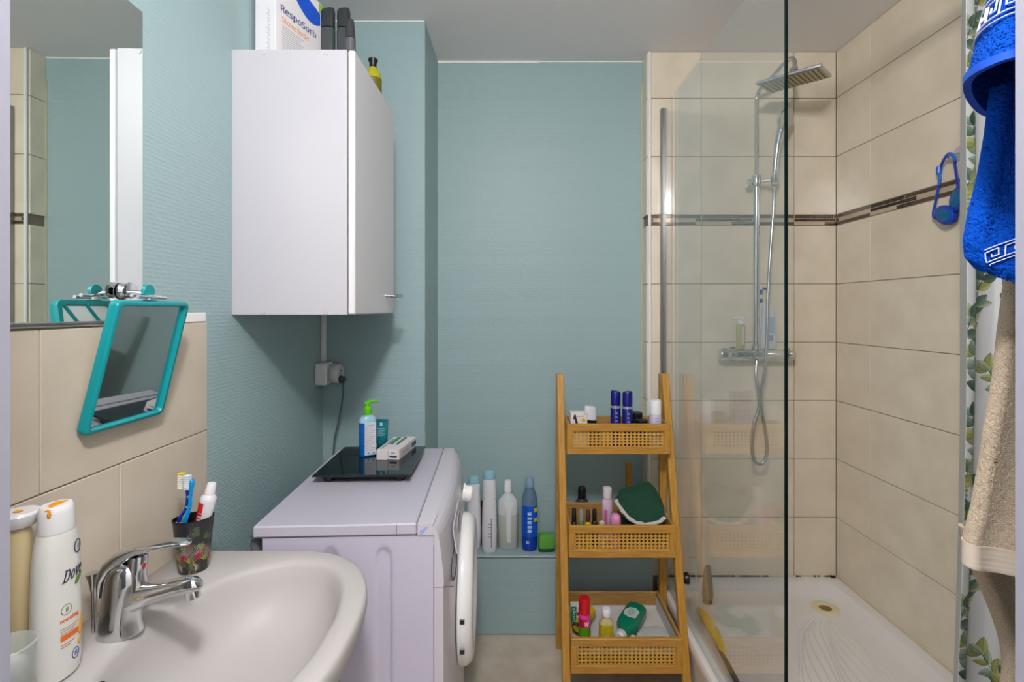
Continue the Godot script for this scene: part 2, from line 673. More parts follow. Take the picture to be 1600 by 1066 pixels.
func build_shell() -> void:
	var s := Sh.new()
	span(s, -1.3, 1.6, -HC - 0.1, -HC, -1.4, 2.4)
	structure("floor", s, M.floor)
	s = Sh.new()
	span(s, -1.3, 1.6, CEIL, CEIL + 0.1, -1.4, 2.4)
	structure("ceiling", s, M.ceil)
	s = Sh.new()
	span(s, LEFT - 0.15, LEFT, -HC, CEIL, 0.27, 1.86)
	structure("wall_left", s, M.teal)
	# the boxed-in corner behind the cabinet, the back wall and the low ledge before it
	s = Sh.new()
	span(s, LEFT - 0.15, -0.347, -HC, CEIL, 1.859, 2.3, 0.002)
	structure("wall_corner", s, M.teal)
	s = Sh.new()
	span(s, -0.347, 0.585, -HC, CEIL, 2.16, 2.3)
	structure("wall_back", s, M.teal)
	s = Sh.new()
	span(s, -0.347, 0.565, -HC, -1.015, 2.0, 2.16, 0.006)
	var ledge := structure("wall_ledge", s, M.teal)
	s = Sh.new()
	span(s, -0.34, 0.56, -1.0215, -1.0195, 1.9985, 2.003)
	part("joint", s, M.seam, ledge)
	# tiled walls of the shower: their backing, tiles come later
	s = Sh.new()
	span(s, 0.569, RIGHT + 0.2, -HC, CEIL, 2.086, 2.3)
	structure("wall_shower", s, M.grout)
	s = Sh.new()
	span(s, RIGHT + 0.006, RIGHT + 0.2, -HC, CEIL, 0.27, 2.085)
	structure("wall_right", s, M.grout)
	# the doorway's wall: a piece on either hand, the opening goes up to the ceiling
	s = Sh.new()
	span(s, LEFT - 0.15, -0.38, -HC, CEIL, 0.27, 0.3685, 0.003)
	structure("wall_front", s, M.white_paint)
	s = Sh.new()
	span(s, 0.3753, RIGHT + 0.2, -HC, CEIL, 0.27, 0.3685, 0.003)
	structure("wall_front", s, M.white_paint)
	# the hallway that the camera stands in
	s = Sh.new()
	span(s, -1.2, -1.0, -HC, CEIL, -1.3, 0.27)
	structure("wall_hall", s, M.plaster)
	s = Sh.new()
	span(s, 1.0, 1.2, -HC, CEIL, -1.3, 0.27)
	structure("wall_hall", s, M.plaster)
	s = Sh.new()
	span(s, -1.2, 1.2, -HC, CEIL, -1.4, -1.3)
	structure("wall_hall", s, M.plaster)
	s = Sh.new()
	span(s, -1.2, LEFT - 0.15, -HC, CEIL, 0.27, 0.37)
	structure("wall_hall", s, M.plaster)
	# caulk where back wall and ceiling meet; the white bead on the edge of the tiles
	s = Sh.new()
	span(s, -0.345, 0.10, CEIL - 0.009, CEIL, 2.155, 2.16)
	span(s, 0.10, 0.565, CEIL - 0.005, CEIL, 2.157, 2.16)
	span(s, LEFT, -0.349, CEIL - 0.004, CEIL, 1.856, 1.859)
	structure("trim_1", s, M.trim_white)
	s = Sh.new()
	span(s, 0.566, 0.5775, -1.135, CEIL, 2.074, 2.086, 0.003)
	structure("trim_2", s, M.trim_white)
	# yellowed sealant along the tiled return
	s = Sh.new()
	span(s, 0.5560, 0.5604, -0.6, CEIL - 0.1, 2.156, 2.16)
	structure("trim_3", s, mt(c8(196, 190, 160), 0.6))
	# white edging on top of the splashback
	s = Sh.new()
	span(s, LEFT, -0.7335, -0.029, -0.007, 0.37, 1.153, 0.002)
	structure("trim_4", s, M.trim_white)


func tile_mesh(size: Vector3) -> Mesh:
	var key := "tile%s" % str(size.snapped(Vector3(0.0005, 0.0005, 0.0005)))
	if not M.has(key):
		var s := Sh.new()
		s.box(Vector3.ZERO, size, 0.0012)
		M[key] = s.done()
	return M[key]


# a listel: one strip of bronze glass bars and mosaic on a cream tile; u runs along it (0..len)
func listel(parent: Node3D, at: Vector3, length: float, turn: float, shift: float) -> void:
	var s := Sh.new()
	s.box(Vector3(length / 2, 0, 0.004), Vector3(length - 0.002, 0.043, 0.008), 0.001)
	var o := part("listel", s, M.bronze_light, parent, at)
	o.rotation.y = turn
	var bars := Sh.new()
	var mos := Sh.new()
	for row in 3:
		var y := 0.0145 - 0.0145 * row
		var segs: Array = [[0.0, 0.17, 1], [0.17, 0.4, 0]] if row == 0 else ([[0.0, 0.16, 2], [0.16, 0.22, 1]] if row == 1 else [[0.13, 0.21, 1], [0.21, 0.4, 0]])
		for e in segs:
			var a: float = e[0] + shift
			var b: float = e[1] + shift
			for off in [0.0, -0.4]:
				var u0 := maxf(a + off, 0.002)
				var u1 := minf(b + off, length - 0.002)
				if u1 - u0 < 0.006:
					continue
				if e[2] == 0:
					bars.box(Vector3((u0 + u1) / 2, y, 0.0085), Vector3(u1 - u0, 0.0115, 0.003), 0.0008)
				else:
					var u := u0
					while u < u1 - 0.004:
						mos.box(Vector3(u + 0.0035, y + (0.003 if e[2] == 1 else 0.0), 0.0085), Vector3(0.006, 0.0055 if e[2] == 1 else 0.011, 0.003 + 0.0006 * sin(u * 900.0)), 0.0007)
						if e[2] == 1:
							mos.box(Vector3(u + 0.0035, y - 0.0035, 0.0085), Vector3(0.006, 0.0055, 0.003 + 0.0006 * cos(u * 700.0)), 0.0007)
						u += 0.0072
	part("bronze_bar", bars, M.bronze, o)
	var mo := part("mosaic", mos, M.bronze_dark, o)
	stuff(mo)


func build_tiles() -> void:
	var rows := [[-1.1386, -0.8886], [-0.8886, -0.639], [-0.639, -0.3892], [-0.3892, -0.1396], [-0.1396, 0.11], [0.11, 0.3605], [0.4055, 0.655], [0.655, 0.905], [0.905, CEIL]]
	var g := 0.0022
	var ws: Node3D = get_node("wall_shower")
	var wr: Node3D = get_node("wall_right")
	var wl: Node3D = get_node("wall_left")
	var xs := [0.578, 0.793, 1.19, RIGHT]
	for r in rows:
		for k in 3:
			var sz := Vector3(xs[k + 1] - xs[k] - g, r[1] - r[0] - g, 0.008)
			mesh_node("tile", tile_mesh(sz), M.tile if (k + int(r[0] * 40)) % 2 == 0 else M.tile2, ws, V((xs[k] + xs[k + 1]) / 2, (r[0] + r[1]) / 2, 2.084))
	var ds := [2.08, 1.88, 1.48, 1.08, 0.68, 0.37]
	for r in rows:
		for k in 5:
			var sz := Vector3(0.008, r[1] - r[0] - g, ds[k] - ds[k + 1] - g)
			mesh_node("tile", tile_mesh(sz), M.tile if (k + int(r[0] * 40)) % 2 == 0 else M.tile2, wr, V(RIGHT + 0.004, (r[0] + r[1]) / 2, (ds[k] + ds[k + 1]) / 2))
	# the short return, tiled too
	for r in rows:
		mesh_node("tile", tile_mesh(Vector3(0.008, r[1] - r[0] - g, 0.0712)), M.tile, ws, V(0.5648, (r[0] + r[1]) / 2, 2.1236))
	listel(ws, V(0.5690, 0.383, 2.0875), 0.0715, PI / 2, 0.23)
	for k in 3:
		listel(ws, V(xs[k], 0.383, 2.088), xs[k + 1] - xs[k], 0.0, [0.19, 0.0, 0.0][k])
	for k in 5:
		listel(wr, V(RIGHT + 0.008, 0.383, ds[k]), ds[k] - ds[k + 1], -PI / 2, [0.2, 0.0, 0.0, 0.0, 0.0][k])
	# splashback by the basin
	var s := Sh.new()
	span(s, LEFT, -0.7345, -0.545, -0.027, 0.37, 1.153, 0.001)
	part("splashback_bed", s, M.grout, wl)
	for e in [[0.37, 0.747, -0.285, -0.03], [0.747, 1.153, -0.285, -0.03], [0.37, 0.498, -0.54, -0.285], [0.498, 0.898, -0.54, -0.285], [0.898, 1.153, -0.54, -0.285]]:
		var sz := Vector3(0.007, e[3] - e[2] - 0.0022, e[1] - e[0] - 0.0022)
		mesh_node("tile", tile_mesh(sz), M.tile_splash_dimmed, wl, V(-0.7345, (e[2] + e[3]) / 2, (e[0] + e[1]) / 2))


func rect_ring(x0: float, x1: float, d0: float, d1: float, r: float, h: float, seg := 8) -> PackedVector3Array:
	var ring := PackedVector3Array()
	for q in 4:
		var cx := x1 - r if q == 0 or q == 3 else x0 + r
		var cd := d1 - r if q < 2 else d0 + r
		for k in seg + 1:
			var a := (q + float(k) / seg) * PI / 2
			ring.append(V(cx + cos(a) * r, h, cd + sin(a) * r))
	return ring


func build_tray() -> void:
	var t := thing("shower_tray", "white acrylic shower tray with a raised rim and wavy anti-slip floor under the tiled walls", "shower tray")
	var x0 := 0.598
	var x1 := RIGHT
	var d0 := 0.92
	var d1 := 2.079
	var s := Sh.new()
	s.loft([rect_ring(x0 + 0.012, x1, d0 + 0.012, d1, 0.02, -HC), rect_ring(x0 + 0.006, x1, d0 + 0.006, d1, 0.02, -1.19), rect_ring(x0, x1, d0, d1, 0.02, -1.17), rect_ring(x0, x1, d0, d1, 0.02, -1.146), rect_ring(x0 + 0.005, x1 - 0.002, d0 + 0.005, d1 - 0.002, 0.02, -1.1395),
		rect_ring(x0 + 0.046, x1 - 0.046, d0 + 0.046, d1 - 0.046, 0.05, -1.1395), rect_ring(x0 + 0.053, x1 - 0.053, d0 + 0.053, d1 - 0.053, 0.05, -1.1425), rect_ring(x0 + 0.068, x1 - 0.068, d0 + 0.068, d1 - 0.068, 0.05, -1.172), rect_ring(x0 + 0.082, x1 - 0.082, d0 + 0.082, d1 - 0.082, 0.05, -1.180), rect_ring(x0 + 0.12, x1 - 0.12, d0 + 0.12, d1 - 0.12, 0.05, -1.183), rect_ring(x0 + 0.3, x1 - 0.3, d0 + 0.3, d1 - 0.3, 0.04, -1.186)])
	part("basin", s, M.acrylic, t)
	s = Sh.new()
	rng.seed = 3
	for k in 17:
		var path := []
		var xa := 0.74 + 0.032 * k
		for j in 15:
			var u := j / 14.0
			path.append(V(lerpf(1.18 + (xa - 1.0) * 0.25, xa, pow(u, 0.6)) + 0.012 * sin(u * 9.0 + k), -1.1845, 1.85 - 0.8 * u))
		s.tube(path, 0.0018, 6)
	stuff(part("anti_slip_ridges", s, M.acrylic, t))
	var dr := Node3D.new()
	dr.name = "drain"
	t.add_child(dr)
	dr.position = V(1.225, -1.183, 1.925)
	s = Sh.new()
	s.lathe([Vector2(0, -0.004), Vector2(0.052, -0.004), Vector2(0.052, 0.001), Vector2(0.046, 0.005), Vector2(0.025, 0.0045), Vector2(0.022, 0.001), Vector2(0, 0.001)], 32)
	part("drain_ring", s, mt(c8(226, 214, 176), 0.35), dr)
	s = Sh.new()
	s.lathe([Vector2(0, 0.0), Vector2(0.021, 0.0), Vector2(0.021, 0.002), Vector2(0.012, 0.004), Vector2(0, 0.003)], 20, Transform3D(), 1.2, 0.9)
	part("drain_opening", s, mt(c8(128, 104, 40), 0.5), dr)
	# dark mould specks in the sealant along the wall
	s = Sh.new()
	for k in 46:
		var x := rng.randf_range(0.66, 1.0) if k < 36 else rng.randf_range(1.0, 1.36)
		s.box(V(x, -1.1358, 2.0728), Vector3(rng.randf_range(0.006, 0.03), rng.randf_range(0.003, 0.007), 0.004), 0.001)
	for k in 8:
		s.box(V(1.360 - rng.randf() * 0.02, -1.1355, 2.0725 - rng.randf() * 0.01), Vector3(0.008, 0.008, 0.006), 0.002)
	stuff(part("mould_speckle", s, mt(c8(40, 34, 28), 0.9), t))
	s = Sh.new()
	span(s, 0.645, RIGHT, -1.1405, -1.1345, 2.073, 2.08, 0.002)
	span(s, RIGHT - 0.006, RIGHT, -1.1405, -1.1345, 0.92, 2.08, 0.002)
	part("sealant", s, mt(c8(214, 200, 170), 0.5), t)


func build_screen() -> void:
	var t := thing("shower_screen", "tall clear glass shower screen with a dark polished edge, standing on the shower tray", "shower screen", V(0.626, -1.1385, 1.127))
	var s := Sh.new()
	s.box(Vector3(0, 0.995, -0.468), Vector3(0.007, 1.99, 0.932))
	part("glass_pane", s, M.glass, t)
	s = Sh.new()
	s.box(Vector3(0, 0.995, 0.0005), Vector3(0.0076, 1.99, 0.004), 0.001)
	part("polished_edge", s, M.glass_edge, t)
	s = Sh.new()
	s.box(Vector3(0, 0.996, -0.940), Vector3(0.022, 1.992, 0.022), 0.002)
	s.box(Vector3(-0.004, 0.996, -0.9275), Vector3(0.005, 1.992, 0.004), 0.001)
	part("wall_channel", s, M.alu, t)
	s = Sh.new()
	s.box(Vector3(0, 0.003, -0.468), Vector3(0.012, 0.006, 0.932), 0.002)
	part("bottom_seal", s, mt(c8(190, 196, 190), 0.3), t)
	s = Sh.new()
	s.lathe([Vector2(0, 0), Vector2(0.02, 0), Vector2(0.021, 0.004), Vector2(0.017, 0.018), Vector2(0.013, 0.022), Vector2(0, 0.023)], 24, Transform3D(Basis(Vector3(0, 0, 1), PI / 2), Vector3(-0.0036, 0.168, -0.63)))
	part("door_knob", s, M.black, t)


# the point where the ray from c along a leaves the outline
func ray_to(poly: Array, c: Vector2, a: float) -> Vector2:
	var d := Vector2(cos(a), sin(a))
	var best := 0.0
	for i in poly.size():
		var p: Vector2 = poly[i]
		var q: Vector2 = poly[(i + 1) % poly.size()]
		var e := q - p
		var den := d.cross(e)
		if absf(den) < 1e-9:
			continue
		var t := (p - c).cross(e) / den
		var u := (p - c).cross(d) / den
		if u >= -1e-6 and u <= 1.000001 and t > best:
			best = t
	return c + d * best


func smooth_closed(pts: Array, n := 8) -> Array:
	var out := []
	for i in pts.size():
		var p0: Vector2 = pts[(i - 1 + pts.size()) % pts.size()]
		var p1: Vector2 = pts[i]
		var p2: Vector2 = pts[(i + 1) % pts.size()]
		var p3: Vector2 = pts[(i + 2) % pts.size()]
		for k in n:
			out.append(p1.cubic_interpolate(p2, p0, p3, float(k) / n))
	return out


func build_sink() -> void:
	var t := thing("washbasin", "white ceramic washbasin with a wide oval bowl, fixed to the tiled splashback", "washbasin", V(-0.7305, -0.53, 0.80))
	# outline and bowl in (x from the wall, along the wall), y from the rim
	var outer := [Vector2(0.0, -0.277)]
	for k in 61:
		var a := -PI / 2 + PI * k / 60.0
		var cc := pow(absf(cos(a)), 2.0 / 2.4)
		var ss := signf(sin(a)) * pow(absf(sin(a)), 2.0 / 2.4)
		outer.append(Vector2(0.235 + 0.228 * cc, 0.277 * ss))
	outer.append(Vector2(0.0, 0.277))
	var inner := smooth_closed([Vector2(0.105, 0.0), Vector2(0.118, 0.085), Vector2(0.160, 0.165), Vector2(0.225, 0.214), Vector2(0.290, 0.226), Vector2(0.350, 0.205), Vector2(0.393, 0.145), Vector2(0.417, 0.06), Vector2(0.420, 0.0), Vector2(0.417, -0.06), Vector2(0.393, -0.145), Vector2(0.350, -0.205), Vector2(0.290, -0.226), Vector2(0.225, -0.214), Vector2(0.160, -0.165), Vector2(0.118, -0.085)])
	var c := Vector2(0.275, 0.0)
	var angs := []
	for k in 120:
		angs.append(TAU * k / 120.0)
	for p in [Vector2(0, 0.277), Vector2(0, -0.277)]:
		var a := fposmod((p - c).angle(), TAU)
		angs.append_array([a, a - 0.004, a + 0.004])
	angs.sort()
	var spec := [["o", 0.30, -0.20], ["o", 0.62, -0.16], ["o", 0.86, -0.085], ["o", 0.955, -0.050], ["o", 0.985, -0.036], ["o", 1.0, -0.020], ["o", 0.998, -0.009], ["o", 0.985, -0.002], ["o", 0.965, 0.0005], ["i", 1.045, 0.0], ["i", 1.0, -0.003], ["i", 0.975, -0.010], ["i", 0.945, -0.03], ["i", 0.90, -0.055], ["i", 0.80, -0.085], ["i", 0.65, -0.108], ["i", 0.45, -0.122], ["i", 0.2, -0.13], ["i", 0.05, -0.132]]
	var rings := []
	for e in spec:
		var ring := PackedVector3Array()
		for a in angs:
			var p := ray_to(outer if e[0] == "o" else inner, c, a)
			p = c + (p - c) * e[1]
			if e[0] == "o" and e[1] < 1.0:
				var full := ray_to(outer, c, a)
				if full.x < 0.01 and e[1] > 0.8:
					p.x = full.x
			if e[0] == "i" and e[1] < 0.99:
				var w := ray_to(inner, c, a)
				var deep: float = 1.0 - e[1]
				p = c + Vector2(-0.03, 0) * deep + (w - c) * e[1]
			ring.append(Vector3(p.x, e[2], -p.y))
		rings.append(ring)
	var s := Sh.new()
	s.loft(rings, true, Transform3D(), true, 65.0)
	part("bowl", s, M.ceramic, t)
	s = Sh.new()
	s.lathe([Vector2(0, -0.133), Vector2(0.03, -0.133), Vector2(0.03, -0.129), Vector2(0.02, -0.1285), Vector2(0.018, -0.131), Vector2(0, -0.131)], 24, Transform3D(Basis(), Vector3(0.245, 0, 0)))
	part("plug_hole", s, M.chrome, t)
	s = Sh.new()
	s.lathe([Vector2(0, -0.002), Vector2(0.0065, -0.002), Vector2(0.0065, 0.0015), Vector2(0, 0.0015)], 16, Transform3D(Basis(Vector3(0, 0, 1), -1.15), Vector3(0.1335, -0.0125, 0.100)))
	part("overflow_hole", s, mt(c8(60, 40, 26), 0.7), t)
	s = Sh.new()
	s.oval([[-0.80, 0.085, 0.10], [-0.78, 0.08, 0.095], [-0.5, 0.065, 0.075], [-0.2, 0.085, 0.1], [-0.14, 0.11, 0.13]], 32, Transform3D(Basis(), Vector3(0.17, -0.01, 0)))
	part("pedestal", s, M.ceramic, t)


func build_washer() -> void:
	var t := thing("washing_machine", "white front-loading washing machine standing between the washbasin and the corner of the room", "washing machine", V(-0.588, -HC, 1.098), 0.045)
	var W := 0.40
	var D := 0.60
	# side panel with two pressed channels, as a fine grid; the rest of the case is a box
	var s := Sh.new()
	s.box(Vector3(0.2075, 0.43, -0.304), Vector3(0.385, 0.79, 0.592), 0.004)
	var body := part("body", s, M.enamel, t)
	s = Sh.new()
	var xs := []
	for k in 131:
		xs.append(0.015 + 0.385 * k / 130.0)
	var channels := [0.286, 0.166]
	var nx := xs.size()
	var v := PackedVector3Array()
	var ny := 90
	for j in ny + 1:
		var y := lerpf(0.05, 0.825, float(j) / ny)
		if j > 60:
			y = lerpf(0.05 + 0.775 * 60.0 / 90.0, 0.825, (j - 60) / 30.0)
		for x in xs:
			var z := 0.0
			for cx in channels:
				var dx: float = absf(x - cx)
				var dy := maxf(0.0, y - 0.775)
				dy = maxf(dy, 0.12 - y)
				var r := sqrt(dx * dx + dy * dy)
				z -= 0.0055 * (1.0 - smoothstep(0.0145, 0.0205, r))
			v.append(Vector3(x, y, z))
	var f := PackedInt32Array()
	var g := PackedInt32Array()
	for j in ny:
		for i in nx - 1:
			var a := j * nx + i
			f.append_array([a, a + nx + 1, a + 1, a, a + nx, a + nx + 1])
			g.append_array([1, 1])
	s.emit(v, f, g, PackedVector2Array(), false)
	part("side_panel", s, M.enamel, body)
	# worktop
	s = Sh.new()
	s.box(Vector3(0.178, 0.838, -0.30), Vector3(0.366, 0.026, 0.606), 0.003)
	part("top_panel", s, M.enamel_top, t)
	s = Sh.new()
	s.box(Vector3(0.316, 0.838, 0.0029), Vector3(0.0012, 0.024, 0.0008))
	part("seam", s, M.seam, t)
	s = Sh.new()
	s.box(Vector3(0.0, 0.824, -0.3), Vector3(0.03, 0.002, 0.59))
	s.box(Vector3(0.19, 0.8245, 0.0006), Vector3(0.372, 0.0016, 0.0012))
	part("seam", s, M.seam, t)
	# control fascia, rolled over at the top; it and the front below bow out towards their middle
	var prof := [Vector2(0.3625, 0.851), Vector2(0.385, 0.8509), Vector2(0.400, 0.8495), Vector2(0.411, 0.846), Vector2(0.420, 0.840), Vector2(0.427, 0.832), Vector2(0.432, 0.822), Vector2(0.436, 0.806), Vector2(0.440, 0.785), Vector2(0.4435, 0.76), Vector2(0.4465, 0.735), Vector2(0.4475, 0.715), Vector2(0.447, 0.705), Vector2(0.401, 0.705), Vector2(0.401, 0.824), Vector2(0.3625, 0.824)]
	var lower := [Vector2(0.401, 0.703), Vector2(0.446, 0.703), Vector2(0.4465, 0.55), Vector2(0.4465, 0.30), Vector2(0.444, 0.06), Vector2(0.442, 0.038), Vector2(0.401, 0.038)]
	for e in [["control_fascia", prof], ["front_panel", lower]]:
		var rings := []
		for k in 25:
			var z := 0.003 - 0.606 * k / 24.0
			var w := absf(z + 0.30) / 0.303
			var back := 0.014 * w * w + 0.010 * pow(w, 10.0)
			var ring := PackedVector3Array()
			for p in e[1]:
				ring.append(Vector3(p.x - back * clampf((p.x - 0.3625) / 0.08, 0.0, 1.0) if p.x > 0.402 else p.x, p.y, z))
			rings.append(ring)
		s = Sh.new()
		s.loft_flat(rings)
		part(e[0], s, M.enamel_front, t)
	s = Sh.new()
	s.box(Vector3(0.4003, 0.40, 0.0006), Vector3(0.0013, 0.80, 0.0014))
	s.box(Vector3(0.424, 0.7035, 0.0002), Vector3(0.044, 0.0014, 0.0016))
	s.box(Vector3(0.3628, 0.838, 0.0029), Vector3(0.0012, 0.026, 0.001))
	s.box(Vector3(0.3628, 0.8511, -0.3), Vector3(0.0012, 0.0008, 0.6))
	part("seam", s, M.seam, t)
	s = Sh.new()
	s.box(Vector3(0.409, 0.7165, 0.0018), Vector3(0.016, 0.018, 0.0012), 0.0004)
	part("latch", s, M.enamel, t)
	# feet, base
	s = Sh.new()
	s.box(Vector3(0.21, 0.028, -0.3), Vector3(0.36, 0.024, 0.56), 0.004)
	part("plinth", s, M.dark_grey, t)
	for x in [0.05, 0.38]:
		for z in [-0.05, -0.55]:
			s = Sh.new()
			s.lathe([Vector2(0, 0), Vector2(0.02, 0), Vector2(0.02, 0.012), Vector2(0.01, 0.014), Vector2(0.01, 0.03), Vector2(0, 0.03)], 16)
			part("foot", s, M.black, t, Vector3(x, 0, z))
	# porthole door
	s = Sh.new()
	s.lathe([Vector2(0, 0), Vector2(0.193, 0), Vector2(0.196, 0.006), Vector2(0.193, 0.022), Vector2(0.184, 0.034), Vector2(0.172, 0.039), Vector2(0.150, 0.0405), Vector2(0.138, 0.034), Vector2(0.134, 0.026), Vector2(0, 0.026)], 64)
	var door := part("door", s, M.white_gloss, t)
	door.transform = Transform3D(Basis(Vector3(0, 0, 1), -PI / 2), Vector3(0.444, 0.540, -0.30))
	s = Sh.new()
	s.lathe([Vector2(0, 0.022), Vector2(0.131, 0.022), Vector2(0.131, 0.030), Vector2(0.12, 0.024), Vector2(0.06, 0.008), Vector2(0, 0.004)], 40)
	part("door_glass", s, M.smoke, door)
	for y in [0.555, 0.48]:
		s = Sh.new()
		s.box(Vector3(0.458, y, -0.1042), Vector3(0.012, 0.013, 0.004), 0.001)
		part("hinge_screw", s, M.black, t)
	# programme knob
	s = Sh.new()
	s.lathe([Vector2(0, 0), Vector2(0.03, 0), Vector2(0.03, 0.006), Vector2(0.025, 0.007), Vector2(0.024, 0.026), Vector2(0.021, 0.029), Vector2(0, 0.029)], 32)
	var knob := part("knob", s, M.white_gloss, t)
	knob.transform = Transform3D(Basis(Vector3(0, 0, 1), -PI / 2 - 0.14), Vector3(0.441, 0.768, -0.40))
	# detergent drawer with its finger recess
	s = Sh.new()
	s.extrude(PackedVector2Array([Vector2(-0.09, -0.03), Vector2(0.08, -0.03), Vector2(0.09, 0.034), Vector2(-0.09, 0.034)]), 0.003, Transform3D(Basis(Vector3(0, 1, 0), PI / 2).rotated(Vector3(0, 0, 1), 0.14), Vector3(0.4405, 0.768, -0.17)))
	var drawer := part("drawer", s, M.enamel_front, t)
	var arc := PackedVector2Array()
	for k in 13:
		arc.append(Vector2(-0.05 + 0.10 * k / 12.0, -0.004 - 0.018 * sin(PI * k / 12.0)))
	for k in 13:
		arc.append(Vector2(0.05 - 0.10 * k / 12.0, 0.012 + 0.006 * sin(PI * k / 12.0)))
	s = Sh.new()
	s.extrude(arc, 0.002, Transform3D(Basis(Vector3(0, 1, 0), PI / 2).rotated(Vector3(0, 0, 1), 0.14), Vector3(0.4434, 0.772, -0.18)))
	part("handle_recess", s, mt(c8(176, 172, 182), 0.5), drawer)
	# the maker's swirl on the front
	for e in [[0.3, 2.9, M.ink, 0.0046], [3.4, 5.9, M.ink, 0.003], [2.9, 3.4, mt(c8(210, 60, 30), 0.4), 0.003]]:
		var path := []
		for k in 17:
			var a: float = lerpf(e[0], e[1], k / 16.0) + 2.4
			var zz: float = -0.078 + 0.036 * cos(a)
			path.append(Vector3(0.4490 - 0.0140 * pow((zz + 0.3) / 0.303, 2.0) - 0.010 * pow((zz + 0.3) / 0.303, 10.0), 0.717 + 0.036 * sin(a), zz))
		s = Sh.new()
		s.tube(path, e[3], 8, 0.3, Transform3D(), Vector3.RIGHT)
		part("emblem", s, e[2], t)
	for k in 3:
		var path := []
		for j in 9:
			var u := j / 8.0
			var zz := -0.094 + 0.012 * k + 0.006 * sin(u * 6.0)
			path.append(Vector3(0.4488 - 0.0140 * pow((zz + 0.3) / 0.303, 2.0) - 0.010 * pow((zz + 0.3) / 0.303, 10.0), 0.694 + 0.046 * u, zz))
		s = Sh.new()
		s.tube(path, 0.0012, 6, 0.3, Transform3D(), Vector3.RIGHT)
		part("emblem", s, M.grey_ink, t)
	# a smear of blue detergent on the corner of the worktop
	s = Sh.new()
	s.extrude(PackedVector2Array([Vector2(0.368, 0.828), Vector2(0.376, 0.827), Vector2(0.380, 0.834), Vector2(0.388, 0.843), Vector2(0.383, 0.843), Vector2(0.376, 0.838), Vector2(0.369, 0.835)]), 0.0008, Transform3D(Basis(), Vector3(0, 0, 0.0028)), true)
	part("detergent_smear", s, mt(c8(150, 166, 226), 0.4), t)
	# ribbed drain hose behind
	var hose := []
	var rad := []
	for k in 61:
		var u := k / 60.0
		hose.append(Vector3(-0.012, 0.81 - 0.75 * u, -0.03 - 0.02 * sin(u * 3.0)))
		rad.append(0.011 + 0.0022 * (k % 2))
	s = Sh.new()
	s.tube(hose, rad, 14)
	part("drain_hose", s, mt(c8(120, 124, 128), 0.5), t)


func build_cabinet() -> void:
	var t := thing("wall_cabinet", "white wall cabinet with one door, hung above the washing machine", "cabinet", V(LEFT, -0.0133, 1.263))
	# local: x from the wall, y up, -z into the room's depth
	var H := 0.689
	var D := 0.405
	var s := Sh.new()
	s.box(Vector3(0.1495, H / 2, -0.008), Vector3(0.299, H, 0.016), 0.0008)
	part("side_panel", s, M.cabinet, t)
	s = Sh.new()
	s.box(Vector3(0.1495, H / 2, -D + 0.008), Vector3(0.299, H, 0.016), 0.0008)
	part("side_panel", s, M.cabinet, t)
	s = Sh.new()
	s.box(Vector3(0.1495, H - 0.008, -D / 2), Vector3(0.298, 0.0155, D - 0.033), 0.0005)
	part("top_panel", s, M.cabinet, t)
	s = Sh.new()
	s.box(Vector3(0.1495, 0.008, -D / 2), Vector3(0.298, 0.0155, D - 0.033), 0.0005)
	part("bottom_panel", s, M.cabinet, t)
	s = Sh.new()
	s.box(Vector3(0.004, H / 2, -D / 2), Vector3(0.006, H - 0.03, D - 0.033))
	part("back_panel", s, M.cabinet, t)
	s = Sh.new()
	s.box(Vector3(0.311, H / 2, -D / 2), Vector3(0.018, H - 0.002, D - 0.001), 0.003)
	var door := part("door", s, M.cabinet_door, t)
	s = Sh.new()
	for z in [-0.30, -0.36]:
		s.tube([Vector3(0.319, 0.058, z), Vector3(0.350, 0.058, z)], 0.0055, 12)
	s.box(Vector3(0.3545, 0.058, -0.33), Vector3(0.009, 0.013, 0.082), 0.002)
	part("handle", s, M.chrome_soft, door)
	for p in [[0.082, 0.681], [0.244, 0.681], [0.082, 0.008], [0.244, 0.008]]:
		s = Sh.new()
		s.lathe([Vector2(0, 0), Vector2(0.007, 0), Vector2(0.0065, 0.0014), Vector2(0, 0.002)], 16, Transform3D(Basis(Vector3(1, 0, 0), PI / 2), Vector3(p[0], p[1], 0)))
		part("screw_cap", s, M.cabinet, t)


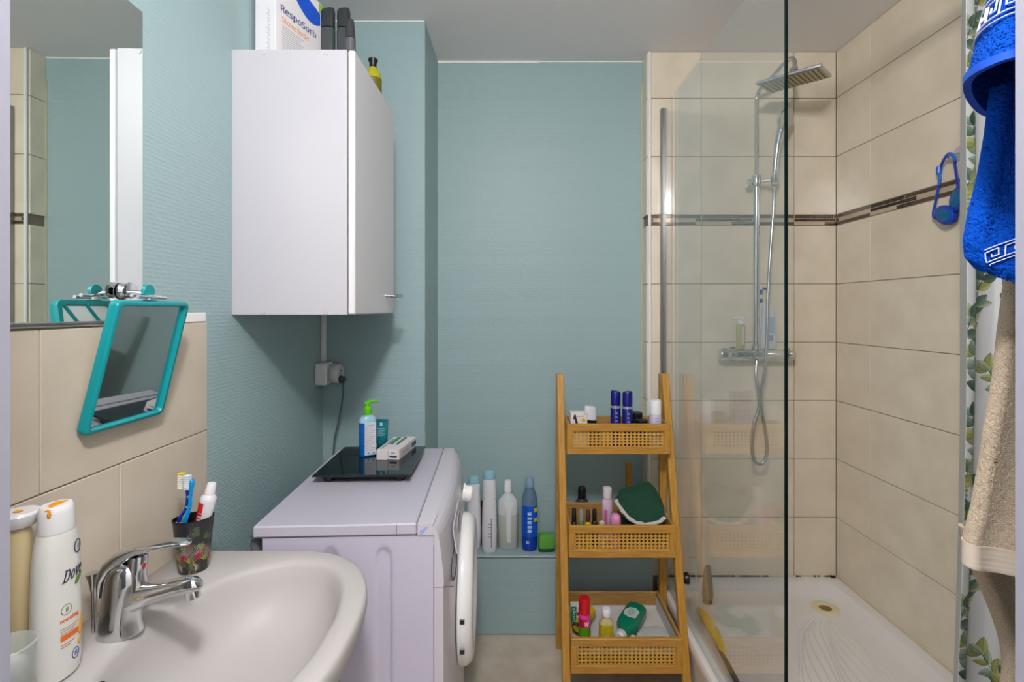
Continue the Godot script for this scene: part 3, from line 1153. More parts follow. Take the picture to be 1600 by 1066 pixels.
func build_mirrors() -> void:
	var t := thing("wall_mirror", "large frameless mirror on the wall above the white tiled splashback", "mirror", V(-0.7300, -0.0213, 0.66), 0.0133)
	var s := Sh.new()
	s.box(Vector3(0.0020, 0.302, 0.0), Vector3(0.004, 0.604, 0.584), 0.0008)
	part("mirror_glass", s, M.mirror, t)
	s = Sh.new()
	s.box(Vector3(0.0025, -0.001, 0.0), Vector3(0.006, 0.006, 0.586), 0.0015)
	part("bottom_channel", s, M.alu, t)
	# the hand mirror hangs from a suction clip, its foot nearer the wall
	var top_n := V(-0.674, 0.0150, 0.820)
	var top_f := V(-0.674, 0.0150, 0.9985)
	var bot_n := V(-0.717, -0.2085, 0.803)
	var along := (top_f - top_n).normalized()
	var down := (bot_n - top_n)
	var size_y := down.length()
	down = (down - along * down.dot(along)).normalized()
	var nrm := down.cross(along).normalized()
	if nrm.x < 0:
		nrm = -nrm
	var o := thing("hand_mirror", "turquoise plastic framed shaving mirror hanging tilted from a suction clip on the big mirror", "mirror", top_n)
	var base := Basis(along, -down, nrm)
	if base.determinant() < 0:
		base = Basis(along, -down, -nrm)
	var w := (top_f - top_n).length()
	var skew := (bot_n - top_n).dot(along)
	# frame: outer and inner rounded outlines, a little raised
	var fr := []
	for e in [[0.0, -0.010, 0.010], [-0.001, 0.002, 0.0105], [0.002, 0.0060, 0.010], [0.0065, 0.0060, 0.008], [0.0092, 0.001, 0.006], [0.0092, -0.006, 0.006], [0.008, -0.010, 0.006]]:
		var ring := PackedVector3Array()
		var ins: float = e[0]
		for q in 4:
			var cx: float = w - ins - e[2] if q == 0 or q == 3 else ins + e[2]
			var cy: float = -ins - e[2] if q < 2 else -size_y + ins + e[2]
			for k in 7:
				var a := (q + k / 6.0) * PI / 2
				var px: float = cx + cos(a) * e[2]
				var py: float = cy + sin(a) * e[2]
				ring.append(base * Vector3(px + skew * (-py / size_y), py, e[1]))
		fr.append(ring)
	fr.append(fr[0])
	s = Sh.new()
	s.loft(fr, false, Transform3D(), true, 50.0)
	part("frame", s, M.teal_plastic, o)
	s = Sh.new()
	s.extrude(PackedVector2Array([Vector2(0.010, -0.010), Vector2(w - 0.010, -0.010), Vector2(w - 0.010 + skew, -size_y + 0.010), Vector2(0.010 + skew, -size_y + 0.010)]), 0.002, Transform3D(base, base.z * -0.004))
	part("mirror_glass", s, M.mirror2, o)
	s = Sh.new()
	s.extrude(PackedVector2Array([Vector2(0.010, -0.010), Vector2(w - 0.010, -0.010), Vector2(w - 0.010 + skew, -size_y + 0.010), Vector2(0.010 + skew, -size_y + 0.010)]), 0.002, Transform3D(base, base.z * -0.0075))
	part("back_plate", s, M.white, o)
	s = Sh.new()
	for k in 4:
		var x0 := 0.012 + w * 0.26 * k
		s.tube([base * Vector3(minf(x0, w - 0.02), -0.008, -0.008), base * Vector3(clampf(x0 + 0.09, 0.0, w - 0.012), -size_y * 0.62, -0.008)], 0.0032, 8)
	part("back_rib", s, M.teal_plastic, o)
	# clip and suction cup
	var cl := thing("suction_clip", "chrome suction clip with turquoise pads holding the turquoise mirror", "clip", V(-0.728, 0.030, 0.90))
	s = Sh.new()
	s.lathe([Vector2(0, 0), Vector2(0.016, 0), Vector2(0.015, 0.003), Vector2(0.008, 0.008), Vector2(0.005, 0.012), Vector2(0, 0.012)], 24, Transform3D(Basis(Vector3(0, 0, 1), -PI / 2), Vector3(0.0005, 0.004, 0)))
	part("suction_cup", s, M.chrome, cl)
	s = Sh.new()
	s.lathe([Vector2(0, 0), Vector2(0.014, 0), Vector2(0.0155, 0.003), Vector2(0.014, 0.006), Vector2(0, 0.006)], 24, Transform3D(Basis(Vector3(0, 0, 1), -PI / 2), Vector3(0.012, 0.006, 0)))
	part("cup_cap", s, M.chrome, cl)
	s = Sh.new()
	s.lathe([Vector2(0, 0), Vector2(0.0125, 0), Vector2(0.0125, 0.007), Vector2(0, 0.007)], 24, Transform3D(Basis(Vector3(0, 0, 1), -PI / 2), Vector3(0.044, 0.004, 0.0)))
	part("pad", s, M.teal_plastic, cl)
	s = Sh.new()
	s.tube([Vector3(0.012, 0.001, 0), Vector3(0.045, 0.0, 0)], 0.005, 12)
	s.tube([Vector3(0.044, -0.004, -0.034), Vector3(0.044, -0.004, 0.034)], 0.0034, 10)
	s.tube([Vector3(0.055, -0.007, -0.034), Vector3(0.055, -0.007, 0.034)], 0.0034, 10)
	s.box(Vector3(0.050, -0.008, 0.0), Vector3(0.016, 0.010, 0.022), 0.002)
	part("clip_bar", s, M.chrome, cl)


func build_socket() -> void:
	var t := thing("wall_socket", "white surface-mounted wall socket below the cabinet, in the corner", "socket", V(LEFT, -0.278, 1.815))
	var s := Sh.new()
	s.box(Vector3(0.022, 0.040, 0), Vector3(0.044, 0.080, 0.075), 0.005)
	part("box", s, M.white, t)
	s = Sh.new()
	s.lathe([Vector2(0, 0), Vector2(0.024, 0), Vector2(0.027, 0.004), Vector2(0, 0.005)], 24, Transform3D(Basis(Vector3(0, 0, 1), -PI / 2), Vector3(0.043, 0.04, 0)))
	part("socket_face", s, M.white, t)
	var a := thing("plug_timer", "round white plug-in timer pushed into the corner wall socket", "plug timer", V(LEFT + 0.049, -0.238, 1.815))
	s = Sh.new()
	s.lathe([Vector2(0, 0), Vector2(0.026, 0), Vector2(0.030, 0.004), Vector2(0.036, 0.012), Vector2(0.037, 0.03), Vector2(0.034, 0.036), Vector2(0, 0.037)], 32, Transform3D(Basis(Vector3(0, 0, 1), -PI / 2), Vector3(0.0, 0.0, 0)))
	part("body", s, mt(c8(216, 214, 212), 0.4), a)
	s = Sh.new()
	for k in 3:
		s.box(Vector3(0.0375, 0.012 - 0.010 * k, 0.006), Vector3(0.001, 0.005, 0.016))
	part("marking", s, M.grey_ink, a)
	var p := thing("power_cord", "dark plug with a thin grey cord running down from the timer", "cord", V(LEFT + 0.0867, -0.258, 1.80))
	s = Sh.new()
	s.oval([[0, 0.014, 0.014], [0.006, 0.0145, 0.016], [0.018, 0.011, 0.013], [0.021, 0.006, 0.008]], 20, Transform3D(Basis(Vector3(0, 0, 1), -PI / 2), Vector3(0.0, 0, 0)))
	part("plug", s, M.dark_grey, p)
	s = Sh.new()
	var path := []
	for e in [[0.012, -0.012, 0.0], [0.014, -0.05, 0.004], [0.008, -0.10, 0.006], [-0.006, -0.16, 0.0], [-0.022, -0.22, -0.006], [-0.03, -0.30, -0.012], [-0.03, -0.5, -0.02], [-0.02, -0.8, -0.02], [-0.02, -1.079, -0.02]]:
		path.append(Vector3(e[0], e[1], e[2]))
	s.tube(path, 0.0032, 8)
	part("cable", s, mt(c8(84, 100, 104), 0.5), p)
	s = Sh.new()
	span(s, LEFT, LEFT + 0.016, -0.197, 0.62, 1.838, 1.859, 0.003)
	solo("cable_trunking", s, M.white, "narrow white cable trunking in the corner between cabinet and wall socket", "cable trunking")


func build_ladder_shelf() -> void:
	var t := thing("ladder_shelf", "bamboo ladder shelf with three cane-fronted baskets, standing before the low ledge", "shelf", V(0.376, -HC, 1.78))
	var o := V(0.376, -HC, 1.78)
	for x in [0.1725, 0.581]:
		var top := V(x, -0.2525, 1.90) - o
		var bot := V(x, -HC + 0.003, 1.64) - o
		var y := (top - bot).normalized()
		var s := Sh.new()
		s.box((top + bot) / 2, Vector3(0.0275, (top - bot).length(), 0.024), 0.0025, Basis(Vector3.RIGHT, y, Vector3.RIGHT.cross(y)))
		part("front_leg", s, M.wood_up, t)
		s = Sh.new()
		s.box(V(x, (-0.2535 - HC) / 2, 1.9265) - o, Vector3(0.0275, HC - 0.2535, 0.024), 0.0025)
		part("back_leg", s, M.wood_up, t)
	var tiers := [[-0.530, -0.419, 1.79], [-0.876, -0.763, 1.725], [-1.234, -1.116, 1.658]]
	var x0 := 0.187
	var x1 := 0.566
	var d1 := 1.935
	for e in tiers:
		var y0: float = e[0]
		var y1: float = e[1]
		var d0: float = e[2]
		var b := V((x0 + x1) / 2, y0, d0) - o
		var W := x1 - x0
		var H := y1 - y0
		var D := d1 - d0
		var s := Sh.new()
		s.box(Vector3(0, 0.006, -D / 2), Vector3(W - 0.004, 0.006, D - 0.01), 0.001)
		var bk := part("basket", s, M.wood_panel, t, b)
		s = Sh.new()
		s.box(Vector3(0, H / 2, -D + 0.005), Vector3(W - 0.022, H - 0.004, 0.009), 0.002)
		part("back_panel", s, M.wood_panel, bk)
		for sx in [-1, 1]:
			s = Sh.new()
			s.box(Vector3(sx * (W / 2 - 0.0055), H / 2, -D / 2), Vector3(0.011, H, D - 0.002), 0.002)
			part("side_panel", s, M.wood_panel, bk)
		var rail := 0.027
		for k in 2:
			s = Sh.new()
			s.box(Vector3(0, (H - rail / 2) if k == 0 else rail / 2, 0.004), Vector3(W, rail, 0.014), 0.0018)
			part("front_rail", s, M.wood_across, bk)
		for sx in [-1, 1]:
			s = Sh.new()
			s.box(Vector3(sx * (W / 2 - 0.0115), H / 2, 0.0045), Vector3(0.023, H - 2 * rail + 0.002, 0.0136), 0.0018)
			part("front_stile", s, M.wood_up, bk)
		# woven cane: crossing strips and two sets of diagonals
		s = Sh.new()
		var p := 0.0142
		var cw := W - 0.046
		var ch := H - 2 * rail
		var nx := int(cw / p) + 1
		for k in nx + 1:
			var x := clampf(-cw / 2 + k * p, -cw / 2, cw / 2)
			s.box(Vector3(x, H / 2, 0.002), Vector3(0.0030, ch, 0.0012))
		for k in 6:
			var y := H / 2 - ch / 2 + ch * k / 5.0
			s.box(Vector3(0, y, 0.003), Vector3(cw, 0.0028, 0.0012))
		var py := ch / 5.0
		for sg in [-1.0, 1.0]:
			for k in range(-6, nx + 6):
				# the line from (x, bottom) to (x + sg*5p, top), cut to the frame
				var xa := -cw / 2 + (k + 0.5) * p
				var xb: float = xa + sg * 5.0 * p
				var ta := 0.0
				var tb := 1.0
				for lim in [-cw / 2, cw / 2]:
					var tt: float = (lim - xa) / (xb - xa)
					if (xa < -cw / 2 and lim < 0) or (xa > cw / 2 and lim > 0):
						ta = maxf(ta, tt)
					if (xb < -cw / 2 and lim < 0) or (xb > cw / 2 and lim > 0):
						tb = minf(tb, tt)
				if tb - ta < 0.05:
					continue
				var pa := Vector3(lerpf(xa, xb, ta), H / 2 - ch / 2 + ch * ta, 0.004)
				var pb := Vector3(lerpf(xa, xb, tb), H / 2 - ch / 2 + ch * tb, 0.004)
				var ax := (pb - pa).normalized()
				s.box((pa + pb) / 2, Vector3((pb - pa).length(), 0.0017, 0.001), 0.0, Basis(ax, Vector3(-ax.y, ax.x, 0), Vector3.BACK))
		stuff(part("cane_webbing", s, M.cane, bk))
	# white paper lining in the lowest basket
	var s2 := Sh.new()
	span_local(s2, o, 0.20, 0.553, -1.1815, -1.1800, 1.668, 1.922)
	span_local(s2, o, 0.2005, 0.2015, -1.1805, -1.160, 1.668, 1.922)
	span_local(s2, o, 0.5525, 0.5535, -1.1805, -1.130, 1.668, 1.922)
	span_local(s2, o, 0.20, 0.553, -1.1805, -1.168, 1.921, 1.9222)
	part("paper_lining", s2, mt(c8(206, 204, 200), 0.8), t)


func span_local(s: Sh, o: Vector3, x0: float, x1: float, h0: float, h1: float, d0: float, d1: float, b := 0.0) -> void:
	s.box((V(x0, h0, d0) + V(x1, h1, d1)) / 2.0 - o, Vector3(absf(x1 - x0), absf(h1 - h0), absf(d1 - d0)), b)


func build_shower() -> void:
	var o := V(1.003, -0.188, 2.028)
	var t := thing("shower_mixer", "chrome bar shower mixer with riser pipe, square rain head and hose on the tiled wall", "shower", o)
	# mixer bar along x
	var s := Sh.new()
	var ax := Basis(Vector3(0, 0, 1), -PI / 2)
	s.lathe([Vector2(0, -0.108), Vector2(0.021, -0.108), Vector2(0.0225, -0.104), Vector2(0.0225, 0.104), Vector2(0.021, 0.108), Vector2(0, 0.108)], 32, Transform3D(ax, Vector3(0, 0, 0)))
	var bar := part("mixer_bar", s, M.chrome, t)
	for k in [-1, 1]:
		s = Sh.new()
		s.lathe([Vector2(0, 0.110 * 1.0), Vector2(0.0215, 0.110), Vector2(0.0235, 0.114), Vector2(0.0235, 0.148), Vector2(0.021, 0.153), Vector2(0, 0.1535)], 28, Transform3D(Basis(Vector3(0, 0, 1), -PI / 2 * k), Vector3.ZERO))
		s.box(Vector3(k * 0.132, 0.0245, 0.0), Vector3(0.02, 0.006, 0.008), 0.002)
		part("control_knob", s, M.chrome, bar)
		s = Sh.new()
		s.lathe([Vector2(0, 0.0), Vector2(0.032, 0.0), Vector2(0.030, 0.008), Vector2(0.014, 0.012), Vector2(0.014, 0.04), Vector2(0, 0.04)], 28, Transform3D(Basis(Vector3(1, 0, 0), PI / 2), Vector3(k * 0.075, 0, -0.0515)))
		part("wall_flange", s, M.chrome, bar)
	# riser: thick lower pipe, thinner upper pipe that bends out over the tray
	s = Sh.new()
	s.tube([Vector3(0, 0.018, 0), Vector3(0, 0.70, 0)], 0.0128, 20)
	s.lathe([Vector2(0, 0.018), Vector2(0.019, 0.018), Vector2(0.019, 0.04), Vector2(0.0135, 0.044), Vector2(0, 0.044)], 24)
	part("riser_pipe", s, M.chrome, t)
	s = Sh.new()
	var path := [Vector3(0, 0.69, 0), Vector3(0, 1.055, 0)]
	var head := V(1.052, 0.862, 1.833) - o
	for k in 7:
		var a := PI / 2 * k / 6.0
		path.append(Vector3(0, 1.055, 0) + Vector3(0.012, 0, 0.045) * (1.0 - cos(a)) + Vector3(0, 0.050, 0) * sin(a))
	path.append(Vector3(0.040, 1.145, 0.155))
	for k in 7:
		var a := PI / 2 * k / 6.0
		path.append(Vector3(0.040, 1.145, 0.155) + Vector3(0.009, 0, 0.040) * sin(a) + Vector3(0, -0.036, 0) * (1.0 - cos(a)) + Vector3(0, 0.006, 0) * sin(a * 2.0))
	path.append(head + Vector3(0, 0.03, 0))
	s.tube(path, 0.0085, 18)
	part("shower_arm", s, M.chrome, t)
	# square head, tipped
	var A := V(0.898, 0.845, 1.835) - o
	var B := V(1.059, 0.845, 1.694) - o
	var C := V(1.200, 0.880, 1.836) - o
	var ux := (B - A).normalized()
	var uz := (C - B)
	uz = (uz - ux * uz.dot(ux)).normalized()
	var uy := uz.cross(ux).normalized()
	if uy.y < 0:
		uy = -uy
	var hb := Basis(ux, uy, ux.cross(uy))
	var hc := (A + C) / 2.0 + uy * 0.006
	s = Sh.new()
	s.box(hc, Vector3(0.214, 0.012, 0.204), 0.003, hb)
	s.lathe([Vector2(0, 0.004), Vector2(0.028, 0.004), Vector2(0.024, 0.014), Vector2(0.014, 0.018), Vector2(0.013, 0.03), Vector2(0.015, 0.032), Vector2(0.015, 0.042), Vector2(0, 0.043)], 24, Transform3D(Basis(), hc))
	var rain := part("rain_head", s, M.chrome_soft, t)
	s = Sh.new()
	for i in 13:
		for j in 13:
			s.lathe([Vector2(0, -0.0085), Vector2(0.002, -0.0085), Vector2(0.0032, -0.0055), Vector2(0, -0.005)], 6, Transform3D(hb, hc + hb * Vector3(-0.09 + 0.015 * i, 0, -0.084 + 0.014 * j)))
	stuff(part("nozzle_grid", s, mt(c8(120, 112, 84), 0.6), rain))
	s = Sh.new()
	s.box(hc - uy * 0.0062, Vector3(0.2, 0.001, 0.19), 0.0, hb)
	part("face_plate", s, mt(c8(176, 168, 140), 0.35, 0.4), rain)
	# slider with the hand shower
	s = Sh.new()
	s.lathe([Vector2(0, -0.022), Vector2(0.0185, -0.022), Vector2(0.0195, -0.018), Vector2(0.0195, 0.018), Vector2(0.0185, 0.022), Vector2(0, 0.022)], 24, Transform3D(Basis(), Vector3(0, 0.725, 0)))
	s.tube([Vector3(0.015, 0.722, 0.004), Vector3(0.055, 0.722, 0.03)], 0.008, 14)
	s.lathe([Vector2(0, -0.02), Vector2(0.012, -0.02), Vector2(0.0145, -0.016), Vector2(0.0155, 0.018), Vector2(0, 0.02)], 20, Transform3D(Basis(Vector3(1, 0, 0), 0.12), Vector3(0.057, 0.728, 0.036)))
	s.tube([Vector3(-0.015, 0.716, 0.003), Vector3(-0.026, 0.714, 0.008)], 0.006, 12)
	s.lathe([Vector2(0, 0.0), Vector2(0.010, 0.0), Vector2(0.0145, 0.006), Vector2(0.0145, 0.016), Vector2(0, 0.018)], 16, Transform3D(Basis(Vector3(0, 0, 1), PI / 2), Vector3(-0.026, 0.714, 0.008)))
	var slider := part("slider_holder", s, M.chrome, t)
	slider.set_meta("label", "chrome slider with a side knob")
	s = Sh.new()
	var hp := []
	var hr := []
	var hnd := [[0.055, 0.700, 0.033, 0.0105], [0.056, 0.74, 0.037, 0.0115], [0.059, 0.80, 0.042, 0.0120], [0.063, 0.86, 0.048, 0.0128], [0.070, 0.905, 0.056, 0.016], [0.077, 0.935, 0.063, 0.021]]
	for e in hnd:
		hp.append(Vector3(e[0], e[1], e[2]))
		hr.append(e[3])
	s.tube(hp, hr, 18)
	# round spray face turned out and down
	var fa := Vector3(0.55, -0.30, 0.80).normalized()
	var fb := Basis(fa.cross(Vector3.UP).normalized(), fa, fa.cross(Vector3.UP).normalized().cross(fa))
	s.lathe([Vector2(0, -0.026), Vector2(0.02, -0.025), Vector2(0.04, -0.012), Vector2(0.047, 0.0), Vector2(0.046, 0.006), Vector2(0.040, 0.008), Vector2(0, 0.008)], 32, Transform3D(fb, Vector3(0.083, 0.955, 0.070)))
	part("hand_shower", s, M.chrome, t)
	# ribbed metal hose hanging in a loop
	var pts := []
	for e in [[1.058, 0.508, 1.992], [1.052, 0.42, 1.985], [1.040, 0.25, 1.985], [1.026, 0.05, 1.98], [1.018, -0.10, 1.97], [1.006, -0.24, 1.965], [0.995, -0.34, 1.975], [1.003, -0.42, 1.98], [1.022, -0.52, 1.985], [1.024, -0.585, 1.985], [1.006, -0.628, 1.985], [0.978, -0.622, 1.985], [0.964, -0.57, 1.985], [0.972, -0.48, 1.99], [0.998, -0.40, 1.995], [0.996, -0.33, 1.995], [0.990, -0.27, 2.005], [1.000, -0.21, 2.02]]:
		pts.append(V(e[0], e[1], e[2]) - o)
	var fine := []
	var rad := []
	for k in pts.size() - 1:
		var p0: Vector3 = pts[maxi(k - 1, 0)]
		var p3: Vector3 = pts[mini(k + 2, pts.size() - 1)]
		var steps := int((pts[k + 1] - pts[k]).length() / 0.0028) + 1
		for j in steps:
			fine.append((pts[k] as Vector3).cubic_interpolate(pts[k + 1], p0, p3, float(j) / steps))
			rad.append(0.0072 if fine.size() % 2 == 0 else 0.0062)
	s = Sh.new()
	s.tube(fine, rad, 12)
	part("hose", s, M.chrome_soft, t)


func build_curtain() -> void:
	var o := V(0.96, -1.16, 1.08)
	var t := thing("shower_curtain", "white shower curtain printed with green eucalyptus leaves, drawn aside behind the towels", "curtain", o)
	var print_tex := curtain_print()
	var m := mt(Color.WHITE, 0.45, 0.0, {"albedo_texture": print_tex, "uv1_scale": Vector3(0.66, 3.2, 1), "backlight_enabled": true, "backlight": Color(0.25, 0.25, 0.25), "cull_mode": BaseMaterial3D.CULL_DISABLED})
	var fn := func(u: float, v: float) -> Vector3:
		# u from the free edge to the wall, v from the top down
		var drift := -0.026 * v * v - 0.006 * v
		var x := 0.0
		var z := 0.0
		if u < 0.10:
			var k := u / 0.10
			x = lerpf(1.045, 0.978, k)
			z = lerpf(1.135, 1.050, k)
		else:
			var k := (u - 0.10) / 0.90
			x = lerpf(0.978, 1.345, pow(k, 1.1))
			z = 1.050 + 0.026 * (1.0 - cos(k * TAU * 3.0)) * (0.3 + 0.7 * k)
			x += 0.006 * sin(k * TAU * 6.0)
		return V(x + drift * (1.0 - u), lerpf(0.88, -1.130, v), z + 0.005 * sin(v * 7.0 + u * 9.0)) - o
	var s := Sh.new()
	s.sheet(150, 60, func(u: float, v: float) -> Vector3: return fn.call(lerpf(0.10, 1.0, u), v), 0.0012)
	part("curtain_cloth", s, m, t)
	s = Sh.new()
	s.sheet(12, 60, func(u: float, v: float) -> Vector3: return fn.call(0.10 * u, v), 0.0012)
	part("turned_edge", s, mt(c8(204, 209, 212), 0.5, 0.0, {"backlight_enabled": true, "backlight": Color(0.25, 0.25, 0.25)}), t)
	s = Sh.new()
	s.tube([V(0.63, 0.905, 1.09) - o, V(RIGHT - 0.001, 0.905, 1.09) - o], 0.0125, 16)
	part("curtain_rod", s, M.chrome_soft, t)
	for k in 7:
		var c := V(1.0 + 0.055 * k, 0.893, 1.09) - o
		var ring := []
		for j in 21:
			var a := TAU * j / 20
			ring.append(c + Vector3(0, sin(a) * 0.028, cos(a) * 0.028))
		s = Sh.new()
		s.tube(ring, 0.0024, 8)
		part("curtain_ring", s, M.white, t)


# terry loops: a soft, irregular skin
func fuzz(n: FastNoiseLite, p: Vector3, amp: float) -> float:
	return amp * (n.get_noise_3dv(p * 1000.0) + 0.5 * n.get_noise_3dv(p * 2300.0))


# a Greek-key ribbon along a surface: at(u, w) with u along the band and w across, both in metres
func key_band(s: Sh, at: Callable, length: float, w: float, th: float) -> void:
	var cell := w * 1.15
	var lines := []
	var n := int(length / cell)
	for k in n:
		var x := k * cell
		var c := cell
		lines.append([Vector2(x, 0.12 * w), Vector2(x, 0.88 * w), Vector2(x + 0.72 * c, 0.88 * w), Vector2(x + 0.72 * c, 0.38 * w), Vector2(x + 0.36 * c, 0.38 * w), Vector2(x + 0.36 * c, 0.62 * w)])
		lines.append([Vector2(x, 0.12 * w), Vector2(x + c, 0.12 * w)])
	lines.append([Vector2(0, -0.12 * w), Vector2(length, -0.12 * w)])
	lines.append([Vector2(0, 1.12 * w), Vector2(length, 1.12 * w)])
	for ln in lines:
		for i in ln.size() - 1:
			var steps := int(ln[i].distance_to(ln[i + 1]) / 0.004) + 1
			var path := []
			for k in steps + 1:
				var q: Vector2 = (ln[i] as Vector2).lerp(ln[i + 1], float(k) / steps)
				path.append(at.call(q.x, q.y))
			s.tube(path, th, 6, 0.7)


# the left edge of a hanging cloth: turned back round a small curl, then on to the right
func curl(u: float, x0: float, x1: float, d0: float, r: float) -> Vector2:
	if u < 0.14:
		var a := lerpf(1.3, -PI / 2, u / 0.14)
		return Vector2(x0 + r * (1.0 - cos(a)), d0 + r * (1.0 + sin(a)))
	return Vector2(lerpf(x0 + r, x1, (u - 0.14) / 0.86), d0)


func table(t: Array, h: float) -> float:
	if h >= t[0][0]:
		return t[0][1]
	for i in t.size() - 1:
		if h >= t[i + 1][0]:
			return lerpf(t[i][1], t[i + 1][1], (t[i][0] - h) / (t[i][0] - t[i + 1][0]))
	return t[t.size() - 1][1]


func build_towels() -> void:
	var n := FastNoiseLite.new()
	n.seed = 9
	n.frequency = 0.45
	n.fractal_octaves = 2
	var loops := noise_tex(0.16, Color(0.55, 0.55, 0.55), Color(1, 1, 1), 256, 3, 41)
	var terry := {"albedo_texture": loops, "heightmap_enabled": true, "heightmap_texture": loops, "heightmap_scale": 0.16, "uv1_triplanar": true, "uv1_scale": Vector3(17, 17, 17)}
	var blue := mt(c8(8, 92, 224), 0.9, 0.0, terry.merged({"rim_enabled": true, "rim": 0.3, "rim_tint": 0.8, "metallic_specular": 0.2}))
	var blue_hem := mt(c8(8, 76, 196), 0.8, 0.0, {"rim_enabled": true, "rim": 0.3, "rim_tint": 0.8})
	var key := mt(c8(206, 214, 236), 0.7)
	var o := V(0.50, 0.03, 0.44)
	var t := thing("blue_towel", "bright blue terry towel with white meander border, bunched up beside the doorway", "towel", o)
	# the upper fold hangs like an open, flattened sleeve that points into the room
	var er := Vector3(0.713, 0, -0.70)
	var et := Vector3(-0.70, 0, -0.713)
	var ring_at := func(k: float, a: float) -> Vector3:
		var c := V(lerpf(0.450, 0.460, k), lerpf(0.200, 0.350, k), lerpf(0.443, 0.438, k)) - o
		var rx := lerpf(0.028, 0.008, pow(k, 0.9))
		var rz := lerpf(0.081, 0.040, k)
		return c + et * (cos(a) * rx) + er * (sin(a) * rz) + Vector3(0, 0.010 * pow(absf(cos(a)), 3.0) * (1.0 - k) * signf(cos(a)), 0)
	var out_at := func(a: float) -> Vector3:
		return (et * cos(a) * 3.0 + er * sin(a)).normalized()
	var fn := func(u: float, v: float) -> Vector3:
		var a := TAU * u
		var p: Vector3 = ring_at.call(v, a)
		var out: Vector3 = out_at.call(a)
		return p + out * (fuzz(n, p, 0.0013) + 0.0025 * sin(a * 3.0 + v * 6.0) * v)
	var s := Sh.new()
	s.sheet(260, 150, fn, 0.005)
	part("upper_fold", s, blue, t)
	s = Sh.new()
	var hem := func(u: float, v: float) -> Vector3:
		var a := TAU * u
		var p: Vector3 = ring_at.call(0.0, a)
		return p + (out_at.call(a) as Vector3) * 0.0004 + Vector3(0, lerpf(-0.0015, 0.005, v), 0)
	s.sheet(80, 4, hem, 0.0058)
	part("hem", s, blue_hem, t)
	s = Sh.new()
	var on_fold := func(u: float, w: float) -> Vector3:
		var k := 0.27 + w / 0.150
		var a := -0.05 - u / 0.060
		var p: Vector3 = ring_at.call(k, a)
		return p + (out_at.call(a) as Vector3) * 0.0042
	key_band(s, on_fold, 0.12, 0.021, 0.0009)
	part("meander_border", s, key, t)
	# the lower drape: its left edge swings out and back
	var edge := [[0.21, 0.462], [0.17, 0.457], [0.13, 0.450], [0.095, 0.441], [0.07, 0.4365], [0.055, 0.438], [0.046, 0.446]]
	var drape := func(u: float, v: float) -> Vector3:
		var h := lerpf(0.215, 0.046, v)
		var q := curl(u, table(edge, h), 0.585, 0.462, 0.007)
		h -= 0.055 * v * u * 1.6
		return V(q.x, h, q.y + 0.005 * sin(u * 11.0 + v * 2.0) * smoothstep(0.1, 0.3, u) - 0.008 * exp(-pow((u - 0.42 + 0.1 * v) * 8.0, 2.0))) - o
	var drape_f := func(u: float, v: float) -> Vector3:
		var p: Vector3 = drape.call(u, v)
		return p + Vector3(-0.7, 0, 0.7) * fuzz(n, p, 0.0013)
	s = Sh.new()
	s.sheet(150, 190, drape_f, 0.005)
	part("lower_drape", s, blue, t)
	s = Sh.new()
	var on_drape := func(u: float, w: float) -> Vector3:
		var uu := 0.12 + u / 0.16
		var vv := 0.96 - u / 0.12 * 0.62 - w / 0.19
		var p: Vector3 = drape.call(clampf(uu, 0, 1), clampf(vv, 0, 1))
		return p + Vector3(0, 0, 0.0045)
	key_band(s, on_drape, 0.075, 0.0125, 0.0007)
	part("meander_border", s, key, t)
	# a second flap in front, towards the doorway
	var flap := func(u: float, v: float) -> Vector3:
		var x := lerpf(0.466 + 0.014 * pow(absf(v - 0.5) * 2.0, 2.0), 0.57, u)
		var p := V(x, lerpf(0.195, 0.105, v), 0.4475 + 0.004 * u + 0.006 * exp(-u * 12.0)) - o
		return p + Vector3(0, 0, fuzz(n, p, 0.0010))
	s = Sh.new()
	s.sheet(70, 60, flap, 0.004)
	part("front_flap", s, blue_hem, t)

	# beige bath towel below and behind it
	var beige := mt(c8(216, 198, 172), 0.95, 0.0, terry.merged({"rim_enabled": true, "rim": 0.3, "rim_tint": 0.6, "metallic_specular": 0.2}))
	var beige_hem := mt(c8(190, 178, 162), 0.85)
	var o2 := V(0.52, -0.9, 0.49)
	var b := thing("beige_towel", "beige terry bath towel hanging below the blue towel, in front of the leafy curtain", "towel", o2)
	var k0 := 1.052
	var e2 := [[0.040, 0.480 * k0], [-0.02, 0.470 * k0], [-0.07, 0.463 * k0], [-0.12, 0.4525 * k0], [-0.16, 0.4455 * k0], [-0.20, 0.437 * k0], [-0.228, 0.4290 * k0], [-0.26, 0.4275 * k0]]
	var outer := func(u: float, v: float) -> Vector3:
		var h := lerpf(0.040, -0.252, v)
		var q := curl(u, table(e2, h), 0.70, 0.490 - 0.012 * v, 0.007)
		return V(q.x, h - 0.030 * u * v * (1.0 - u), q.y + 0.010 * sin(u * 9.0 + 1.0) * (0.4 + v) * smoothstep(0.08, 0.3, u) - 0.006 * exp(-pow((u - 0.27 - 0.12 * (1.0 - v)) * 14.0, 2.0))) - o2
	var outer_f := func(u: float, v: float) -> Vector3:
		var p: Vector3 = outer.call(u, v)
		return p + Vector3(-0.7, 0, 0.7) * fuzz(n, p, 0.0009) * (1.0 if v < 0.91 else 0.1)
	s = Sh.new()
	s.sheet(180, 210, outer_f, 0.004)
	part("front_fold", s, beige, b)
	s = Sh.new()
	var hem2 := func(u: float, v: float) -> Vector3:
		var p: Vector3 = outer.call(u, lerpf(0.925, 1.003, v))
		return p + Vector3(0, 0, 0.0003 * sin(v * 30.0))
	s.sheet(120, 12, hem2, 0.0056)
	part("hem", s, beige_hem, b)
